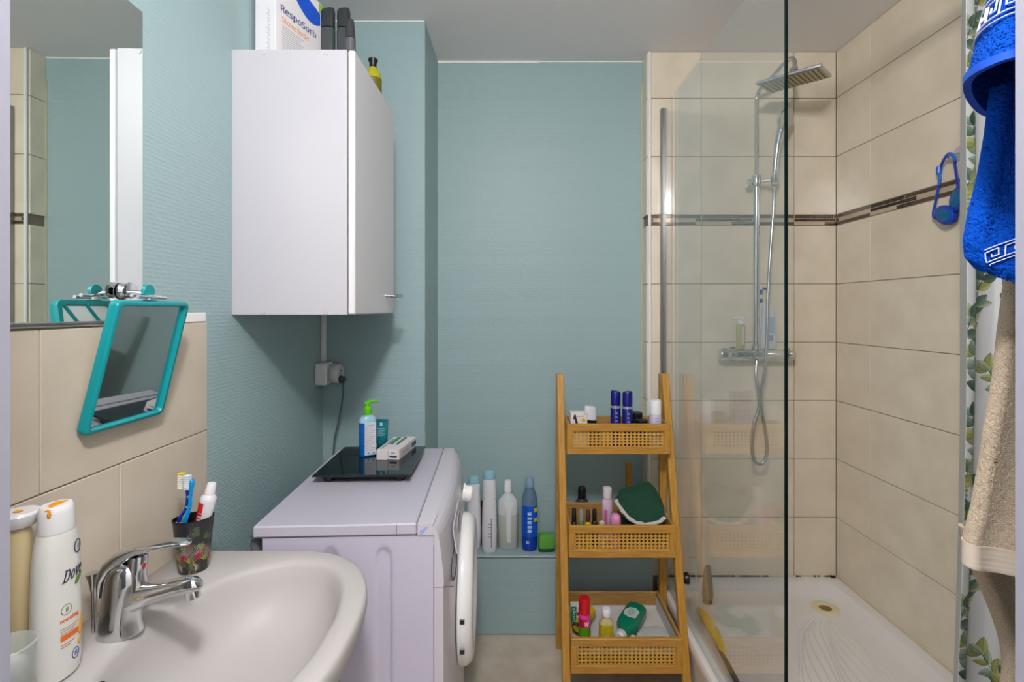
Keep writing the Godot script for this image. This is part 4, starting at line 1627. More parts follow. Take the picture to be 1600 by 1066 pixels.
	var inner := func(u: float, v: float) -> Vector3:
		var h := lerpf(-0.232, -0.80, v)
		var x0: float = 0.478 + 0.040 * smoothstep(-0.24, -0.40, h) + 0.012 * sin(v * 9.0)
		var q := curl(u, x0, 0.72, 0.512, 0.008)
		return V(q.x, h, q.y + 0.008 * sin(u * 8.0 + v * 4.0) * smoothstep(0.08, 0.3, u) - 0.008 * exp(-pow((u - 0.32) * 9.0, 2.0))) - o2
	var inner_f := func(u: float, v: float) -> Vector3:
		var p: Vector3 = inner.call(u, v)
		return p + Vector3(-0.7, 0, 0.7) * fuzz(n, p, 0.0009)
	s = Sh.new()
	s.sheet(120, 200, inner_f, 0.004)
	part("back_fold", s, beige, b)


func build_goggles() -> void:
	var o := V(1.358, 0.40, 1.51)
	var hook := thing("suction_hook", "small clear suction hook on the tiled wall, holding the swimming goggles", "hook", V(RIGHT - 0.0005, 0.482, 1.500))
	var s := Sh.new()
	s.lathe([Vector2(0, 0), Vector2(0.024, 0), Vector2(0.022, 0.003), Vector2(0.010, 0.006), Vector2(0, 0.007)], 28, Transform3D(Basis(Vector3(0, 0, 1), PI / 2), Vector3.ZERO))
	part("suction_cup", s, mt(Color(0.86, 0.86, 0.9, 0.3), 0.1, 0.0, {"transparency": BaseMaterial3D.TRANSPARENCY_ALPHA}), hook)
	s = Sh.new()
	s.tube([Vector3(-0.005, 0.004, 0), Vector3(-0.018, 0.0, 0), Vector3(-0.024, -0.006, 0), Vector3(-0.03, 0.0, 0)], 0.003, 10)
	part("hook_arm", s, mt(c8(190, 190, 196), 0.2), hook)
	var t := thing("swimming_goggles", "blue swimming goggles with a looped rubber strap hanging from the tiled wall", "goggles", o)
	var blue := mt(c8(10, 60, 176), 0.35)
	var curve := func(list: Array) -> Array:
		var out := []
		for k in list.size() - 1:
			var p0: Vector3 = list[maxi(k - 1, 0)]
			var p3: Vector3 = list[mini(k + 2, list.size() - 1)]
			for j in 8:
				out.append((list[k] as Vector3).cubic_interpolate(list[k + 1], p0, p3, j / 8.0))
		out.append(list[list.size() - 1])
		return out
	var w := func(x: float, h: float, d: float) -> Vector3:
		return V(x, h, d) - o
	s = Sh.new()
	s.tube(curve.call([w.call(1.352, 0.325, 1.572), w.call(1.350, 0.36, 1.562), w.call(1.350, 0.41, 1.549), w.call(1.350, 0.452, 1.545), w.call(1.345, 0.476, 1.525), w.call(1.342, 0.482, 1.505), w.call(1.346, 0.468, 1.494), w.call(1.348, 0.43, 1.490), w.call(1.348, 0.388, 1.484), w.call(1.346, 0.366, 1.478)]), 0.0055, 10, 0.35, Transform3D(), Vector3.RIGHT)
	part("strap", s, blue, t)
	s = Sh.new()
	s.tube(curve.call([w.call(1.352, 0.329, 1.572), w.call(1.350, 0.302, 1.572), w.call(1.348, 0.291, 1.552)]), 0.0055, 10, 0.5)
	part("strap", s, blue, t)
	s = Sh.new()
	s.tube(curve.call([w.call(1.344, 0.472, 1.514), w.call(1.336, 0.478, 1.497), w.call(1.334, 0.468, 1.482), w.call(1.335, 0.452, 1.474)]), 0.005, 10, 0.35, Transform3D(), Vector3.RIGHT)
	s.tube(curve.call([w.call(1.345, 0.446, 1.551), w.call(1.343, 0.42, 1.543), w.call(1.343, 0.395, 1.545)]), 0.0052, 10, 0.4, Transform3D(), Vector3.RIGHT)
	s.box(w.call(1.346, 0.444, 1.549), Vector3(0.010, 0.026, 0.014), 0.003)
	part("strap_end", s, mt(c8(30, 110, 210), 0.35), t)
	for e in [[1.346, 0.337, 1.477, 0.35], [1.344, 0.296, 1.520, -0.9]]:
		var bas := Basis(Vector3(0, 0, 1), PI / 2).rotated(Vector3(1, 0, 0), e[3])
		s = Sh.new()
		s.lathe([Vector2(0, -0.012), Vector2(0.022, -0.012), Vector2(0.026, -0.004), Vector2(0.025, 0.006), Vector2(0.021, 0.010), Vector2(0, 0.010)], 28, Transform3D(bas, w.call(e[0], e[1], e[2])), 1.5, 1.08)
		part("eye_cup", s, blue, t)
		s = Sh.new()
		s.lathe([Vector2(0, 0.009), Vector2(0.0195, 0.009), Vector2(0.017, 0.0135), Vector2(0, 0.0155)], 28, Transform3D(bas, w.call(e[0], e[1], e[2])), 1.5, 1.08)
		part("lens", s, mt(c8(10, 96, 150), 0.08), t)
	s = Sh.new()
	s.tube(curve.call([w.call(1.346, 0.318, 1.487), w.call(1.342, 0.309, 1.488), w.call(1.344, 0.302, 1.496)]), 0.005, 10)
	part("nose_bridge", s, mt(c8(24, 100, 200), 0.3), t)


func cyl(s: Sh, r: float, y0: float, y1: float, b := 0.002, xf := Transform3D(), seg := 28) -> void:
	s.lathe([Vector2(0, y0), Vector2(r - b, y0), Vector2(r, y0 + b), Vector2(r, y1 - b), Vector2(r - b, y1), Vector2(0, y1)], seg, xf)


# lettering laid on the front (+z) of an oval body of half width a, half depth b
func on_oval(a: float, b: float, y: float, x := 0.0, slant := 0.0, rise := 0.0) -> Callable:
	return func(px: float, py: float, pz: float) -> Vector3:
		var u := clampf((x + px + slant * py) / a, -0.99, 0.99)
		return Vector3(u * a, y + py + rise * px, (b + pz) * sqrt(1.0 - u * u) + 0.0002)


func on_plane(basis: Basis, at: Vector3) -> Callable:
	return func(px: float, py: float, pz: float) -> Vector3:
		return at + basis * Vector3(px, py, pz)


func build_sink_things() -> void:
	build_tap()
	var rim := -0.5293
	# lotion bottle, label towards the basin
	var t := thing("body_lotion_bottle", "tall white body lotion bottle with an orange-smeared cap beside the tap", "bottle", V(-0.664, rim, 0.703), PI / 2)
	var s := Sh.new()
	s.oval([[0.0, 0.026, 0.0175], [0.003, 0.030, 0.021], [0.02, 0.0322, 0.0228], [0.10, 0.0325, 0.0232], [0.17, 0.0305, 0.0225], [0.198, 0.0265, 0.0210], [0.210, 0.0225, 0.0195]], 48)
	part("body", s, mt(c8(226, 226, 220), 0.28), t)
	s = Sh.new()
	s.oval([[0.2105, 0.0222, 0.0192], [0.214, 0.0226, 0.0196], [0.238, 0.0213, 0.0186], [0.246, 0.0203, 0.0176], [0.2485, 0.0185, 0.0158]], 40)
	part("cap", s, M.white_gloss, t)
	s = Sh.new()
	for e in [[0.0, 0.2485, 0.0, 0.012, 0.0022, 0.007], [-0.011, 0.2460, 0.004, 0.010, 0.0030, 0.006], [-0.0165, 0.240, 0.007, 0.0045, 0.008, 0.003], [0.008, 0.2478, 0.002, 0.009, 0.002, 0.005], [0.0, 0.2505, 0.001, 0.005, 0.002, 0.004]]:
		s.oval([[-e[4], e[3] * 0.3, e[5] * 0.3], [-e[4] * 0.6, e[3] * 0.85, e[5] * 0.85], [0, e[3], e[5]], [e[4] * 0.7, e[3] * 0.65, e[5] * 0.65], [e[4], e[3] * 0.1, e[5] * 0.1]], 16, Transform3D(Basis(), Vector3(e[0], e[1], e[2])))
	part("lotion_smear", s, M.orange, t)
	s = Sh.new()
	s.text("Dove", 0.030, 0.0165, on_oval(0.0325, 0.0232, 0.150, 0.003, 0.25, 0.12), "Droid Serif", 400)
	part("lettering", s, M.ink, t)
	s = Sh.new()
	s.extrude(PackedVector2Array([Vector2(-0.004, -0.006), Vector2(0.001, -0.005), Vector2(0.005, 0.002), Vector2(0.0065, 0.009), Vector2(0.0, 0.004), Vector2(-0.003, -0.001)]), 0.0006, Transform3D(Basis(), Vector3(0.008, 0.136, 0.0226)), true)
	part("leaf_mark", s, M.green_ink, t)
	for e in [[0.184, 0.010, 0.006, M.ink, 0.012], [0.101, -0.008, 0.0065, M.green_ink, 0.009], [0.030, 0.006, 0.006, M.navy_ink, 0.009]]:
		s = Sh.new()
		var ring := []
		for k in 25:
			var a := TAU * k / 24
			var px: float = e[1] + cos(a) * e[2]
			ring.append(Vector3(px, e[0] + sin(a) * e[4] * 0.8, 0.0229 * sqrt(1.0 - pow(px / 0.0325, 2.0))))
		s.tube(ring, 0.0006, 6)
		for q in [-1, 0, 1]:
			s.tube([Vector3(e[1] - 0.002, e[0] + 0.0022 * q, 0.0231), Vector3(e[1] + 0.002, e[0] + 0.0022 * q + 0.001, 0.0231)], 0.0004, 5)
		part("round_mark", s, e[3], t)
	s = Sh.new()
	s.text("nourishing", 0.026, 0.0065, on_oval(0.0325, 0.0232, 0.0865, -0.003), "Droid Sans")
	s.patch(1.0, 0.058, 0.066, -0.5, 0.42, 0.0003, 14, 0.0327, 0.0234)
	part("orange_print", s, M.orange_ink, t)
	s = Sh.new()
	for k in 3:
		s.patch(1.0, 0.0745 - 0.0035 * k, 0.0757 - 0.0035 * k, -0.5, 0.3 - 0.1 * k, 0.0003, 10, 0.0327, 0.0234)
	for k in 2:
		s.patch(1.0, 0.052 - 0.0035 * k, 0.0534 - 0.0035 * k, -0.5, 0.1 - 0.2 * k, 0.0003, 10, 0.0327, 0.0234)
	part("fine_print", s, mt(c8(196, 150, 110), 0.6), t)
	s = Sh.new()
	s.oval([[-0.014, 0.0012, 0.0004], [-0.008, 0.0045, 0.0006], [-0.002, 0.0055, 0.0007], [0.008, 0.0035, 0.0006], [0.02, 0.0008, 0.0004]], 16, Transform3D(Basis(Vector3(0, 1, 0), 0.35), Vector3(0.0155, 0.064, 0.0207)))
	s.oval([[-0.005, 0.002, 0.0004], [0, 0.005, 0.0006], [0.005, 0.002, 0.0004]], 16, Transform3D(Basis(Vector3(0, 1, 0), 0.3), Vector3(0.0135, 0.043, 0.0212)))
	part("oil_drop", s, mt(c8(236, 176, 60), 0.3), t)
	# cream bottle behind it
	t = thing("cream_bottle", "cream-coloured bottle with a flat white lid, half hidden behind the tall white lotion bottle", "bottle", V(-0.7045, rim, 0.690))
	s = Sh.new()
	s.lathe([Vector2(0, 0), Vector2(0.014, 0), Vector2(0.0165, 0.003), Vector2(0.0165, 0.16), Vector2(0.014, 0.20), Vector2(0.011, 0.222), Vector2(0, 0.224)], 28)
	part("body", s, mt(c8(214, 196, 150), 0.35), t)
	s = Sh.new()
	s.lathe([Vector2(0, 0.222), Vector2(0.017, 0.223), Vector2(0.0225, 0.232), Vector2(0.0235, 0.240), Vector2(0.021, 0.2435), Vector2(0, 0.244)], 32)
	part("lid", s, M.white_gloss, t)
	s = Sh.new()
	s.oval([[0.2425, 0.003, 0.002], [0.2445, 0.006, 0.005], [0.246, 0.002, 0.002]], 16, Transform3D(Basis(), Vector3(0.002, 0, 0.004)))
	part("lotion_smear", s, M.orange, t)
	# tumbler with a white ball
	t = thing("plastic_tumbler", "translucent white plastic tumbler holding a white ball, at the near corner of the washbasin", "tumbler", V(-0.632, rim, 0.60))
	s = Sh.new()
	s.lathe([Vector2(0, 0), Vector2(0.021, 0), Vector2(0.023, 0.003), Vector2(0.0295, 0.110), Vector2(0.031, 0.1125), Vector2(0.0295, 0.1145), Vector2(0.0275, 0.111), Vector2(0.0215, 0.006), Vector2(0, 0.005)], 40)
	part("cup", s, mt(Color(0.86, 0.9, 0.88, 0.36), 0.3, 0.0, {"transparency": BaseMaterial3D.TRANSPARENCY_ALPHA}), t)
	s = Sh.new()
	var prof := []
	for k in 13:
		prof.append(Vector2(sin(PI * k / 12) * 0.018, 0.084 - cos(PI * k / 12) * 0.018))
	s.lathe(prof, 28, Transform3D(Basis(), Vector3(0.007, 0, 0)))
	part("ball", s, M.white, t)
	s = Sh.new()
	for e in [[0.95, 0.086], [1.2, 0.060]]:
		s.lathe([Vector2(0, 0), Vector2(0.0022, 0), Vector2(0.0020, 0.0006), Vector2(0, 0.0006)], 10, Transform3D(Basis(Vector3(0, 1, 0), e[0]) * Basis(Vector3(1, 0, 0), PI / 2), Vector3(sin(e[0]), 0, cos(e[0])) * (0.0235 + 0.0068 * e[1] / 0.12) + Vector3(0, e[1], 0)))
	part("printed_dot", s, mt(c8(206, 80, 120), 0.4), t)
	# the beaker with brushes and toothpaste
	var cup_at := V(-0.656, rim, 0.990)
	t = thing("toothbrush_cup", "dark oval beaker printed with leaves and red flowers on the washbasin's far corner", "cup", cup_at, 0.5)
	s = Sh.new()
	s.oval([[0.0, 0.0250, 0.020], [0.0134, 0.0272, 0.0218], [0.0267, 0.0286, 0.0229], [0.040, 0.0299, 0.0239], [0.0534, 0.0312, 0.0250], [0.0667, 0.0325, 0.0260], [0.080, 0.0338, 0.0270], [0.0934, 0.0351, 0.0280], [0.106, 0.0365, 0.029]], 48, Transform3D(), false)
	part("beaker", s, mt(Color.WHITE, 0.3, 0.0, {"albedo_texture": cup_print(), "uv1_scale": Vector3(1, 1, 1), "cull_mode": BaseMaterial3D.CULL_DISABLED}), t)
	s = Sh.new()
	s.oval([[0.1055, 0.0368, 0.0293], [0.1075, 0.0366, 0.0291], [0.1075, 0.0350, 0.0275], [0.05, 0.0295, 0.0235], [0.006, 0.0240, 0.0190], [0.005, 0.001, 0.001]], 48, Transform3D(), false)
	part("lining", s, mt(c8(14, 14, 16), 0.4, 0.0, {"cull_mode": BaseMaterial3D.CULL_DISABLED}), t)
	var brushes := [["blue toothbrush with yellow grip stripes and white bristles, in the dark beaker", c8(16, 44, 160), c8(222, 210, 40), Vector3(-0.027, 0, 0.012), Vector3(-0.003, 0, 0.002), 0.0], ["turquoise and blue toothbrush leaning beside the yellow-striped one in the beaker", c8(0, 140, 200), c8(30, 70, 190), Vector3(-0.012, 0, 0.016), Vector3(0.008, 0, 0.004), 0.0]]
	for k in 2:
		var e: Array = brushes[k]
		var b := thing("toothbrush", e[0], "toothbrush", cup_at, 0.0, "toothbrushes in the dark beaker")
		var p0: Vector3 = [Vector3(-0.010, 0.010, 0.006), Vector3(0.004, 0.010, 0.004)][k]
		var pts: Array = [[p0, Vector3(-0.026, 0.085, 0.004), Vector3(-0.024, 0.105, 0.004), Vector3(-0.013, 0.128, 0.002), Vector3(-0.012, 0.155, 0.0), Vector3(-0.016, 0.175, -0.002), Vector3(-0.017, 0.188, -0.003)], [p0, Vector3(-0.012, 0.085, 0.010), Vector3(-0.010, 0.105, 0.010), Vector3(-0.003, 0.130, 0.008), Vector3(-0.002, 0.155, 0.006), Vector3(0.0, 0.178, 0.004), Vector3(-0.001, 0.186, 0.003)]][k]
		var rr := [0.0045, 0.0065, 0.0060, 0.0042, 0.0040, 0.0062, 0.0030]
		var path := []
		var rad := []
		for i in pts.size() - 1:
			var q0: Vector3 = pts[maxi(i - 1, 0)]
			var q3: Vector3 = pts[mini(i + 2, pts.size() - 1)]
			for j in 8:
				path.append((pts[i] as Vector3).cubic_interpolate(pts[i + 1], q0, q3, j / 8.0))
				rad.append(lerpf(rr[i], rr[i + 1], j / 8.0))
		s = Sh.new()
		s.tube(path, rad, 12, 0.75)
		part("handle", s, mt(e[1], 0.3), b)
		s = Sh.new()
		var grip := []
		for i in range(6, 14):
			grip.append(path[i] + Vector3(0.0008, 0, 0.0028))
		s.tube(grip, 0.0048, 10)
		for i in [18, 24, 30]:
			s.tube([path[i] + Vector3(-0.004, -0.001, 0.002), path[i] + Vector3(0.004, 0.002, 0.003)], 0.0013, 6)
		var rim_line := []
		for i in range(12, 46):
			rim_line.append(path[i] + Vector3(0.0042, 0, 0.001))
		s.tube(rim_line, 0.0012, 6)
		part("grip", s, mt(e[2] if k == 0 else c8(20, 150, 220), 0.4), b)
		s = Sh.new()
		var hd: Vector3 = path[path.size() - 5]
		for r in 7:
			for c in 3:
				s.box(hd + Vector3(-0.0095, -0.016 + 0.0042 * r, -0.004 + 0.004 * c), Vector3(0.011, 0.0034, 0.003), 0.0008)
		stuff(part("bristles", s, mt(c8(232, 230, 214) if k == 0 else c8(210, 226, 236), 0.7), b))
		if k == 0:
			s = Sh.new()
			for c in 3:
				s.box(hd + Vector3(-0.0098, 0.0135, -0.004 + 0.004 * c), Vector3(0.0115, 0.0034, 0.003), 0.0008)
			part("bristle_tip", s, mt(c8(228, 196, 30), 0.6), b)
	var tp := thing("toothpaste_tube", "white and red toothpaste tube standing cap up in the dark beaker", "toothpaste", cup_at)
	var ax := Vector3(0.21, 1.0, -0.05).normalized()
	var tx := Transform3D(Basis(Vector3(1, 0, 0.1).normalized() - ax * ax.dot(Vector3(1, 0, 0.1).normalized()), ax, Vector3.ZERO), Vector3(-0.002, 0.018, -0.004))
	tx.basis.x = tx.basis.x.normalized()
	tx.basis.z = tx.basis.x.cross(tx.basis.y)
	s = Sh.new()
	s.oval([[0.0, 0.0100, 0.0015], [0.03, 0.0125, 0.006], [0.085, 0.0148, 0.0115], [0.122, 0.0150, 0.0145], [0.128, 0.0150, 0.0150], [0.135, 0.010, 0.010]], 32, tx)
	part("body", s, mt(c8(226, 226, 232), 0.3), tp)
	s = Sh.new()
	s.oval([[0.135, 0.0098, 0.0098], [0.136, 0.0100, 0.0100], [0.156, 0.0082, 0.0082], [0.158, 0.007, 0.007]], 24, tx)
	part("cap", s, M.white, tp)
	s = Sh.new()
	for k in 12:
		var y0 := 0.04 + 0.079 * k / 12.0
		var dpt := lerpf(0.0067, 0.0143, k / 11.0)
		s.patch(1.0, y0, y0 + 0.0068, -1.2, 0.15, 0.02, 8, 0.0152, dpt, tx)
	part("red_print", s, mt(c8(208, 16, 26), 0.35), tp)


func build_tap() -> void:
	var o := V(-0.650, -0.5293, 0.800)
	var t := thing("basin_tap", "chrome single-lever basin tap on the washbasin's back edge", "tap", o)
	var s := Sh.new()
	var ring := func(cx: float, y: float, rx: float, rz: float) -> PackedVector3Array:
		var r := PackedVector3Array()
		for i in 36:
			var a := TAU * i / 36
			r.append(Vector3(cx + sin(a) * rx, y, cos(a) * rz))
		return r
	s.loft([ring.call(0.0, 0.0, 0.034, 0.0285), ring.call(0.0, 0.003, 0.034, 0.0285), ring.call(-0.0005, 0.018, 0.0300, 0.0265), ring.call(0.001, 0.035, 0.0290, 0.0255), ring.call(0.0035, 0.055, 0.0300, 0.0255), ring.call(0.0055, 0.075, 0.0295, 0.0250), ring.call(0.0065, 0.092, 0.0275, 0.0240), ring.call(0.0075, 0.103, 0.0240, 0.0215), ring.call(0.0085, 0.111, 0.0180, 0.0165), ring.call(0.0095, 0.114, 0.008, 0.008)])
	part("body", s, M.chrome, t)
	# spout: out over the bowl, slightly rising
	s = Sh.new()
	var sp := []
	for e in [[0.000, 0.052, 0.026, 0.022], [0.025, 0.057, 0.0215, 0.0205], [0.055, 0.0645, 0.0160, 0.0165], [0.085, 0.0715, 0.0130, 0.0140], [0.108, 0.0765, 0.0130, 0.0140], [0.122, 0.0780, 0.0120, 0.0130], [0.130, 0.0775, 0.0085, 0.009], [0.133, 0.0770, 0.003, 0.003]]:
		var r := PackedVector3Array()
		for i in 28:
			var a := TAU * i / 28
			r.append(Vector3(e[0] - 0.25 * sin(a) * e[2], e[1] + sin(a) * e[2], cos(a) * e[3]))
		sp.append(r)
	s.loft(sp, true, Transform3D(), true, 80.0)
	cyl(s, 0.0115, 0.056, 0.072, 0.001, Transform3D(Basis(Vector3(0, 0, 1), 0.15), Vector3(0.128, 0, 0)))
	part("spout", s, M.chrome, t)
	# cartridge neck with its red and blue dot
	s = Sh.new()
	s.lathe([Vector2(0, 0.05), Vector2(0.019, 0.05), Vector2(0.015, 0.078), Vector2(0.0125, 0.095), Vector2(0.0135, 0.118), Vector2(0.012, 0.124), Vector2(0, 0.125)], 28, Transform3D(Basis(Vector3(0, 0, 1), -0.06), Vector3(0.022, 0.002, 0)))
	part("neck", s, M.chrome, t)
	s = Sh.new()
	s.lathe([Vector2(0, 0), Vector2(0.0038, 0), Vector2(0.0030, 0.0014), Vector2(0, 0.0018)], 16, Transform3D(Basis(Vector3(0, 0, 1), -PI / 2), Vector3(0.0405, 0.110, 0.003)), 1.5, 1.0)
	part("hot_dot", s, mt(c8(176, 20, 36), 0.2), t)
	# lever: rises behind, sweeps forward over the spout
	s = Sh.new()
	var lv := []
	var path := [Vector3(-0.0245, 0.062, 0), Vector3(-0.0215, 0.090, 0), Vector3(-0.011, 0.112, 0), Vector3(0.006, 0.1255, 0), Vector3(0.03, 0.1365, 0), Vector3(0.06, 0.1425, 0), Vector3(0.09, 0.1460, 0), Vector3(0.108, 0.1465, 0), Vector3(0.114, 0.1455, 0)]
	var wd := [0.017, 0.0215, 0.0225, 0.0215, 0.019, 0.0165, 0.0145, 0.0115, 0.005]
	var hh := [0.003, 0.0075, 0.0115, 0.0115, 0.0085, 0.006, 0.0045, 0.0035, 0.0015]
	for k in path.size():
		var tg: Vector3 = (path[mini(k + 1, path.size() - 1)] - path[maxi(k - 1, 0)]).normalized()
		var up := Vector3(-tg.y, tg.x, 0)
		var r := PackedVector3Array()
		for i in 28:
			var a := TAU * i / 28
			var c := cos(a)
			r.append(path[k] + up * (sin(a) * hh[k]) + Vector3(0, 0, signf(c) * pow(absf(c), 0.7) * wd[k]))
		lv.append(r)
	s.loft(lv, true, Transform3D(), true, 80.0)
	part("lever", s, M.chrome, t)
	s = Sh.new()
	s.tube([Vector3(-0.041, 0.0, 0.004), Vector3(-0.043, 0.078, 0.004)], 0.0027, 10)
	s.lathe([Vector2(0, 0.070), Vector2(0.0035, 0.070), Vector2(0.0042, 0.078), Vector2(0.0088, 0.096), Vector2(0.0085, 0.0985), Vector2(0, 0.0985)], 20, Transform3D(Basis(), Vector3(-0.043, 0, 0.004)))
	part("pop_up_rod", s, M.chrome, t)


func build_washer_things() -> void:
	# bathroom scale: a dark glass plate on a smaller base
	var y := -0.4888
	var sc := thing("bathroom_scale", "black glass bathroom scale lying on top of the washing machine", "scale", V(-0.438, y, 1.505), 0.03)
	var s := Sh.new()
	s.box(Vector3(0, 0.0225, 0), Vector3(0.272, 0.006, 0.285), 0.0015)
	part("glass_plate", s, M.smoke, sc)
	s = Sh.new()
	s.box(Vector3(0, 0.0132, 0), Vector3(0.235, 0.0125, 0.24), 0.004)
	part("base", s, M.black, sc)
	for x in [-0.10, 0.10]:
		for z in [-0.105, 0.105]:
			s = Sh.new()
			cyl(s, 0.016, 0.0, 0.0195, 0.002)
			part("foot", s, M.black, sc, Vector3(x, 0, z))
	s = Sh.new()
	s.box(Vector3(-0.07, 0.0257, -0.06), Vector3(0.07, 0.0006, 0.035))
	part("display", s, M.black_gloss, sc)
	var top := y + 0.0257
	# blue cleansing gel with a green pump
	var t := thing("gel_pump_bottle", "blue cleansing gel bottle with a bright green pump, on the black scale", "bottle", V(-0.472, top, 1.548), 0.45)
	s = Sh.new()
	s.oval([[0, 0.0235, 0.0165, 3.0], [0.002, 0.0255, 0.0185, 3.0], [0.05, 0.0262, 0.0188, 3.0], [0.106, 0.0262, 0.0186, 3.0]], 36)
	part("body", s, mt(c8(0, 92, 170), 0.12), t)
	s = Sh.new()
	s.oval([[0.1062, 0.0262, 0.0186, 3.0], [0.118, 0.0255, 0.0180, 2.6], [0.125, 0.018, 0.014], [0.129, 0.0105, 0.0105], [0.134, 0.0105, 0.0105]], 36)
	part("shoulder", s, mt(c8(150, 194, 214), 0.1), t)
	s = Sh.new()
	s.box(Vector3(0.006, 0.056, 0.0189), Vector3(0.035, 0.102, 0.0012), 0.0004)
	part("label", s, mt(c8(206, 210, 216), 0.4), t)
	s = Sh.new()
	for k in 14:
		s.box(Vector3(0.005 - 0.003 * (k % 3), 0.099 - 0.006 * k, 0.0197), Vector3(0.028 - 0.004 * (k % 3), 0.0014, 0.0003))
	s.box(Vector3(0.0, 0.0105, 0.0197), Vector3(0.006, 0.005, 0.0003))
	s.box(Vector3(0.016, 0.0105, 0.0197), Vector3(0.006, 0.006, 0.0003))
	part("fine_print", s, mt(c8(130, 136, 150), 0.6), t)
	s = Sh.new()
	s.lathe([Vector2(0, 0.130), Vector2(0.0125, 0.130), Vector2(0.0130, 0.132), Vector2(0.0130, 0.150), Vector2(0.0075, 0.153), Vector2(0.0065, 0.163), Vector2(0, 0.163)], 24)
	s.lathe([Vector2(0, 0.162), Vector2(0.010, 0.162), Vector2(0.0105, 0.165), Vector2(0.009, 0.171), Vector2(0, 0.172)], 20)
	s.tube([Vector3(0.0, 0.1685, 0), Vector3(0.012, 0.1695, -0.002), Vector3(0.026, 0.1690, -0.004), Vector3(0.034, 0.1670, -0.005)], [0.006, 0.0048, 0.0035, 0.0022], 12)
	part("pump", s, mt(c8(96, 196, 20), 0.3), t)
	# teal cream tube standing on its cap
	t = thing("cream_tube", "small teal cream tube standing on its cap behind the blue gel bottle", "tube", V(-0.447, top, 1.622), -0.1)
	s = Sh.new()
	cyl(s, 0.016, 0.0, 0.016)
	part("cap", s, mt(c8(10, 84, 96), 0.4), t)
	s = Sh.new()
	s.oval([[0.0162, 0.0165, 0.0165], [0.02, 0.0185, 0.0175], [0.05, 0.0205, 0.013], [0.085, 0.0225, 0.004], [0.092, 0.0228, 0.0016], [0.098, 0.0228, 0.0014]], 32)
	part("body", s, mt(c8(8, 112, 122), 0.3), t)
	s = Sh.new()
	s.box(Vector3(0, 0.081, 0.0057), Vector3(0.009, 0.013, 0.001))
	for k in 5:
		s.box(Vector3(0.002 * (k % 2), 0.069 - 0.0055 * k, 0.0092 + 0.0013 * k), Vector3(0.024 - 0.003 * (k % 3), 0.0016, 0.001))
	part("print", s, mt(c8(160, 206, 216), 0.5), t)
	# two toothpaste cartons
	var groupname := "white toothpaste cartons on the scale"
	var labels := ["white toothpaste carton lying on the black scale, next to the blue gel bottle", "white toothpaste carton with a blue band on its end, lying on the scale"]
	for k in 2:
		t = thing("toothpaste_carton", labels[k], "carton", V([-0.404, -0.3665][k], top, 1.575 + 0.004 * k), [-0.10, -0.13][k], groupname)
		s = Sh.new()
		s.box(Vector3(0, 0.0155, 0), Vector3(0.035, 0.031, 0.158), 0.0006)
		part("carton", s, mt(c8(222, 216, 214), 0.45), t)
		s = Sh.new()
		if k == 0:
			s.box(Vector3(0.004, 0.0312, -0.03), Vector3(0.014, 0.0004, 0.085))
			part("green_print", s, mt(c8(40, 130, 110), 0.4), t)
			s = Sh.new()
			s.box(Vector3(-0.008, 0.0312, 0.01), Vector3(0.006, 0.0004, 0.11))
			part("grey_print", s, M.grey_ink, t)
		else:
			s.box(Vector3(-0.002, 0.009, 0.0792), Vector3(0.024, 0.007, 0.0004))
			s.box(Vector3(0.0177, 0.014, -0.055), Vector3(0.0004, 0.014, 0.042))
			part("blue_print", s, mt(c8(40, 60, 110), 0.4), t)
			s = Sh.new()
			s.box(Vector3(-0.012, 0.0312, -0.02), Vector3(0.008, 0.0004, 0.09))
			part("green_print", s, mt(c8(20, 100, 90), 0.4), t)
			s = Sh.new()
			for j in 3:
				s.box(Vector3(0.0177, 0.020 - 0.006 * j, 0.02), Vector3(0.0004, 0.0016, 0.07))
			s.box(Vector3(-0.003, 0.0205, 0.0792), Vector3(0.012, 0.0035, 0.0004))
			part("grey_print", s, M.grey_ink, t)


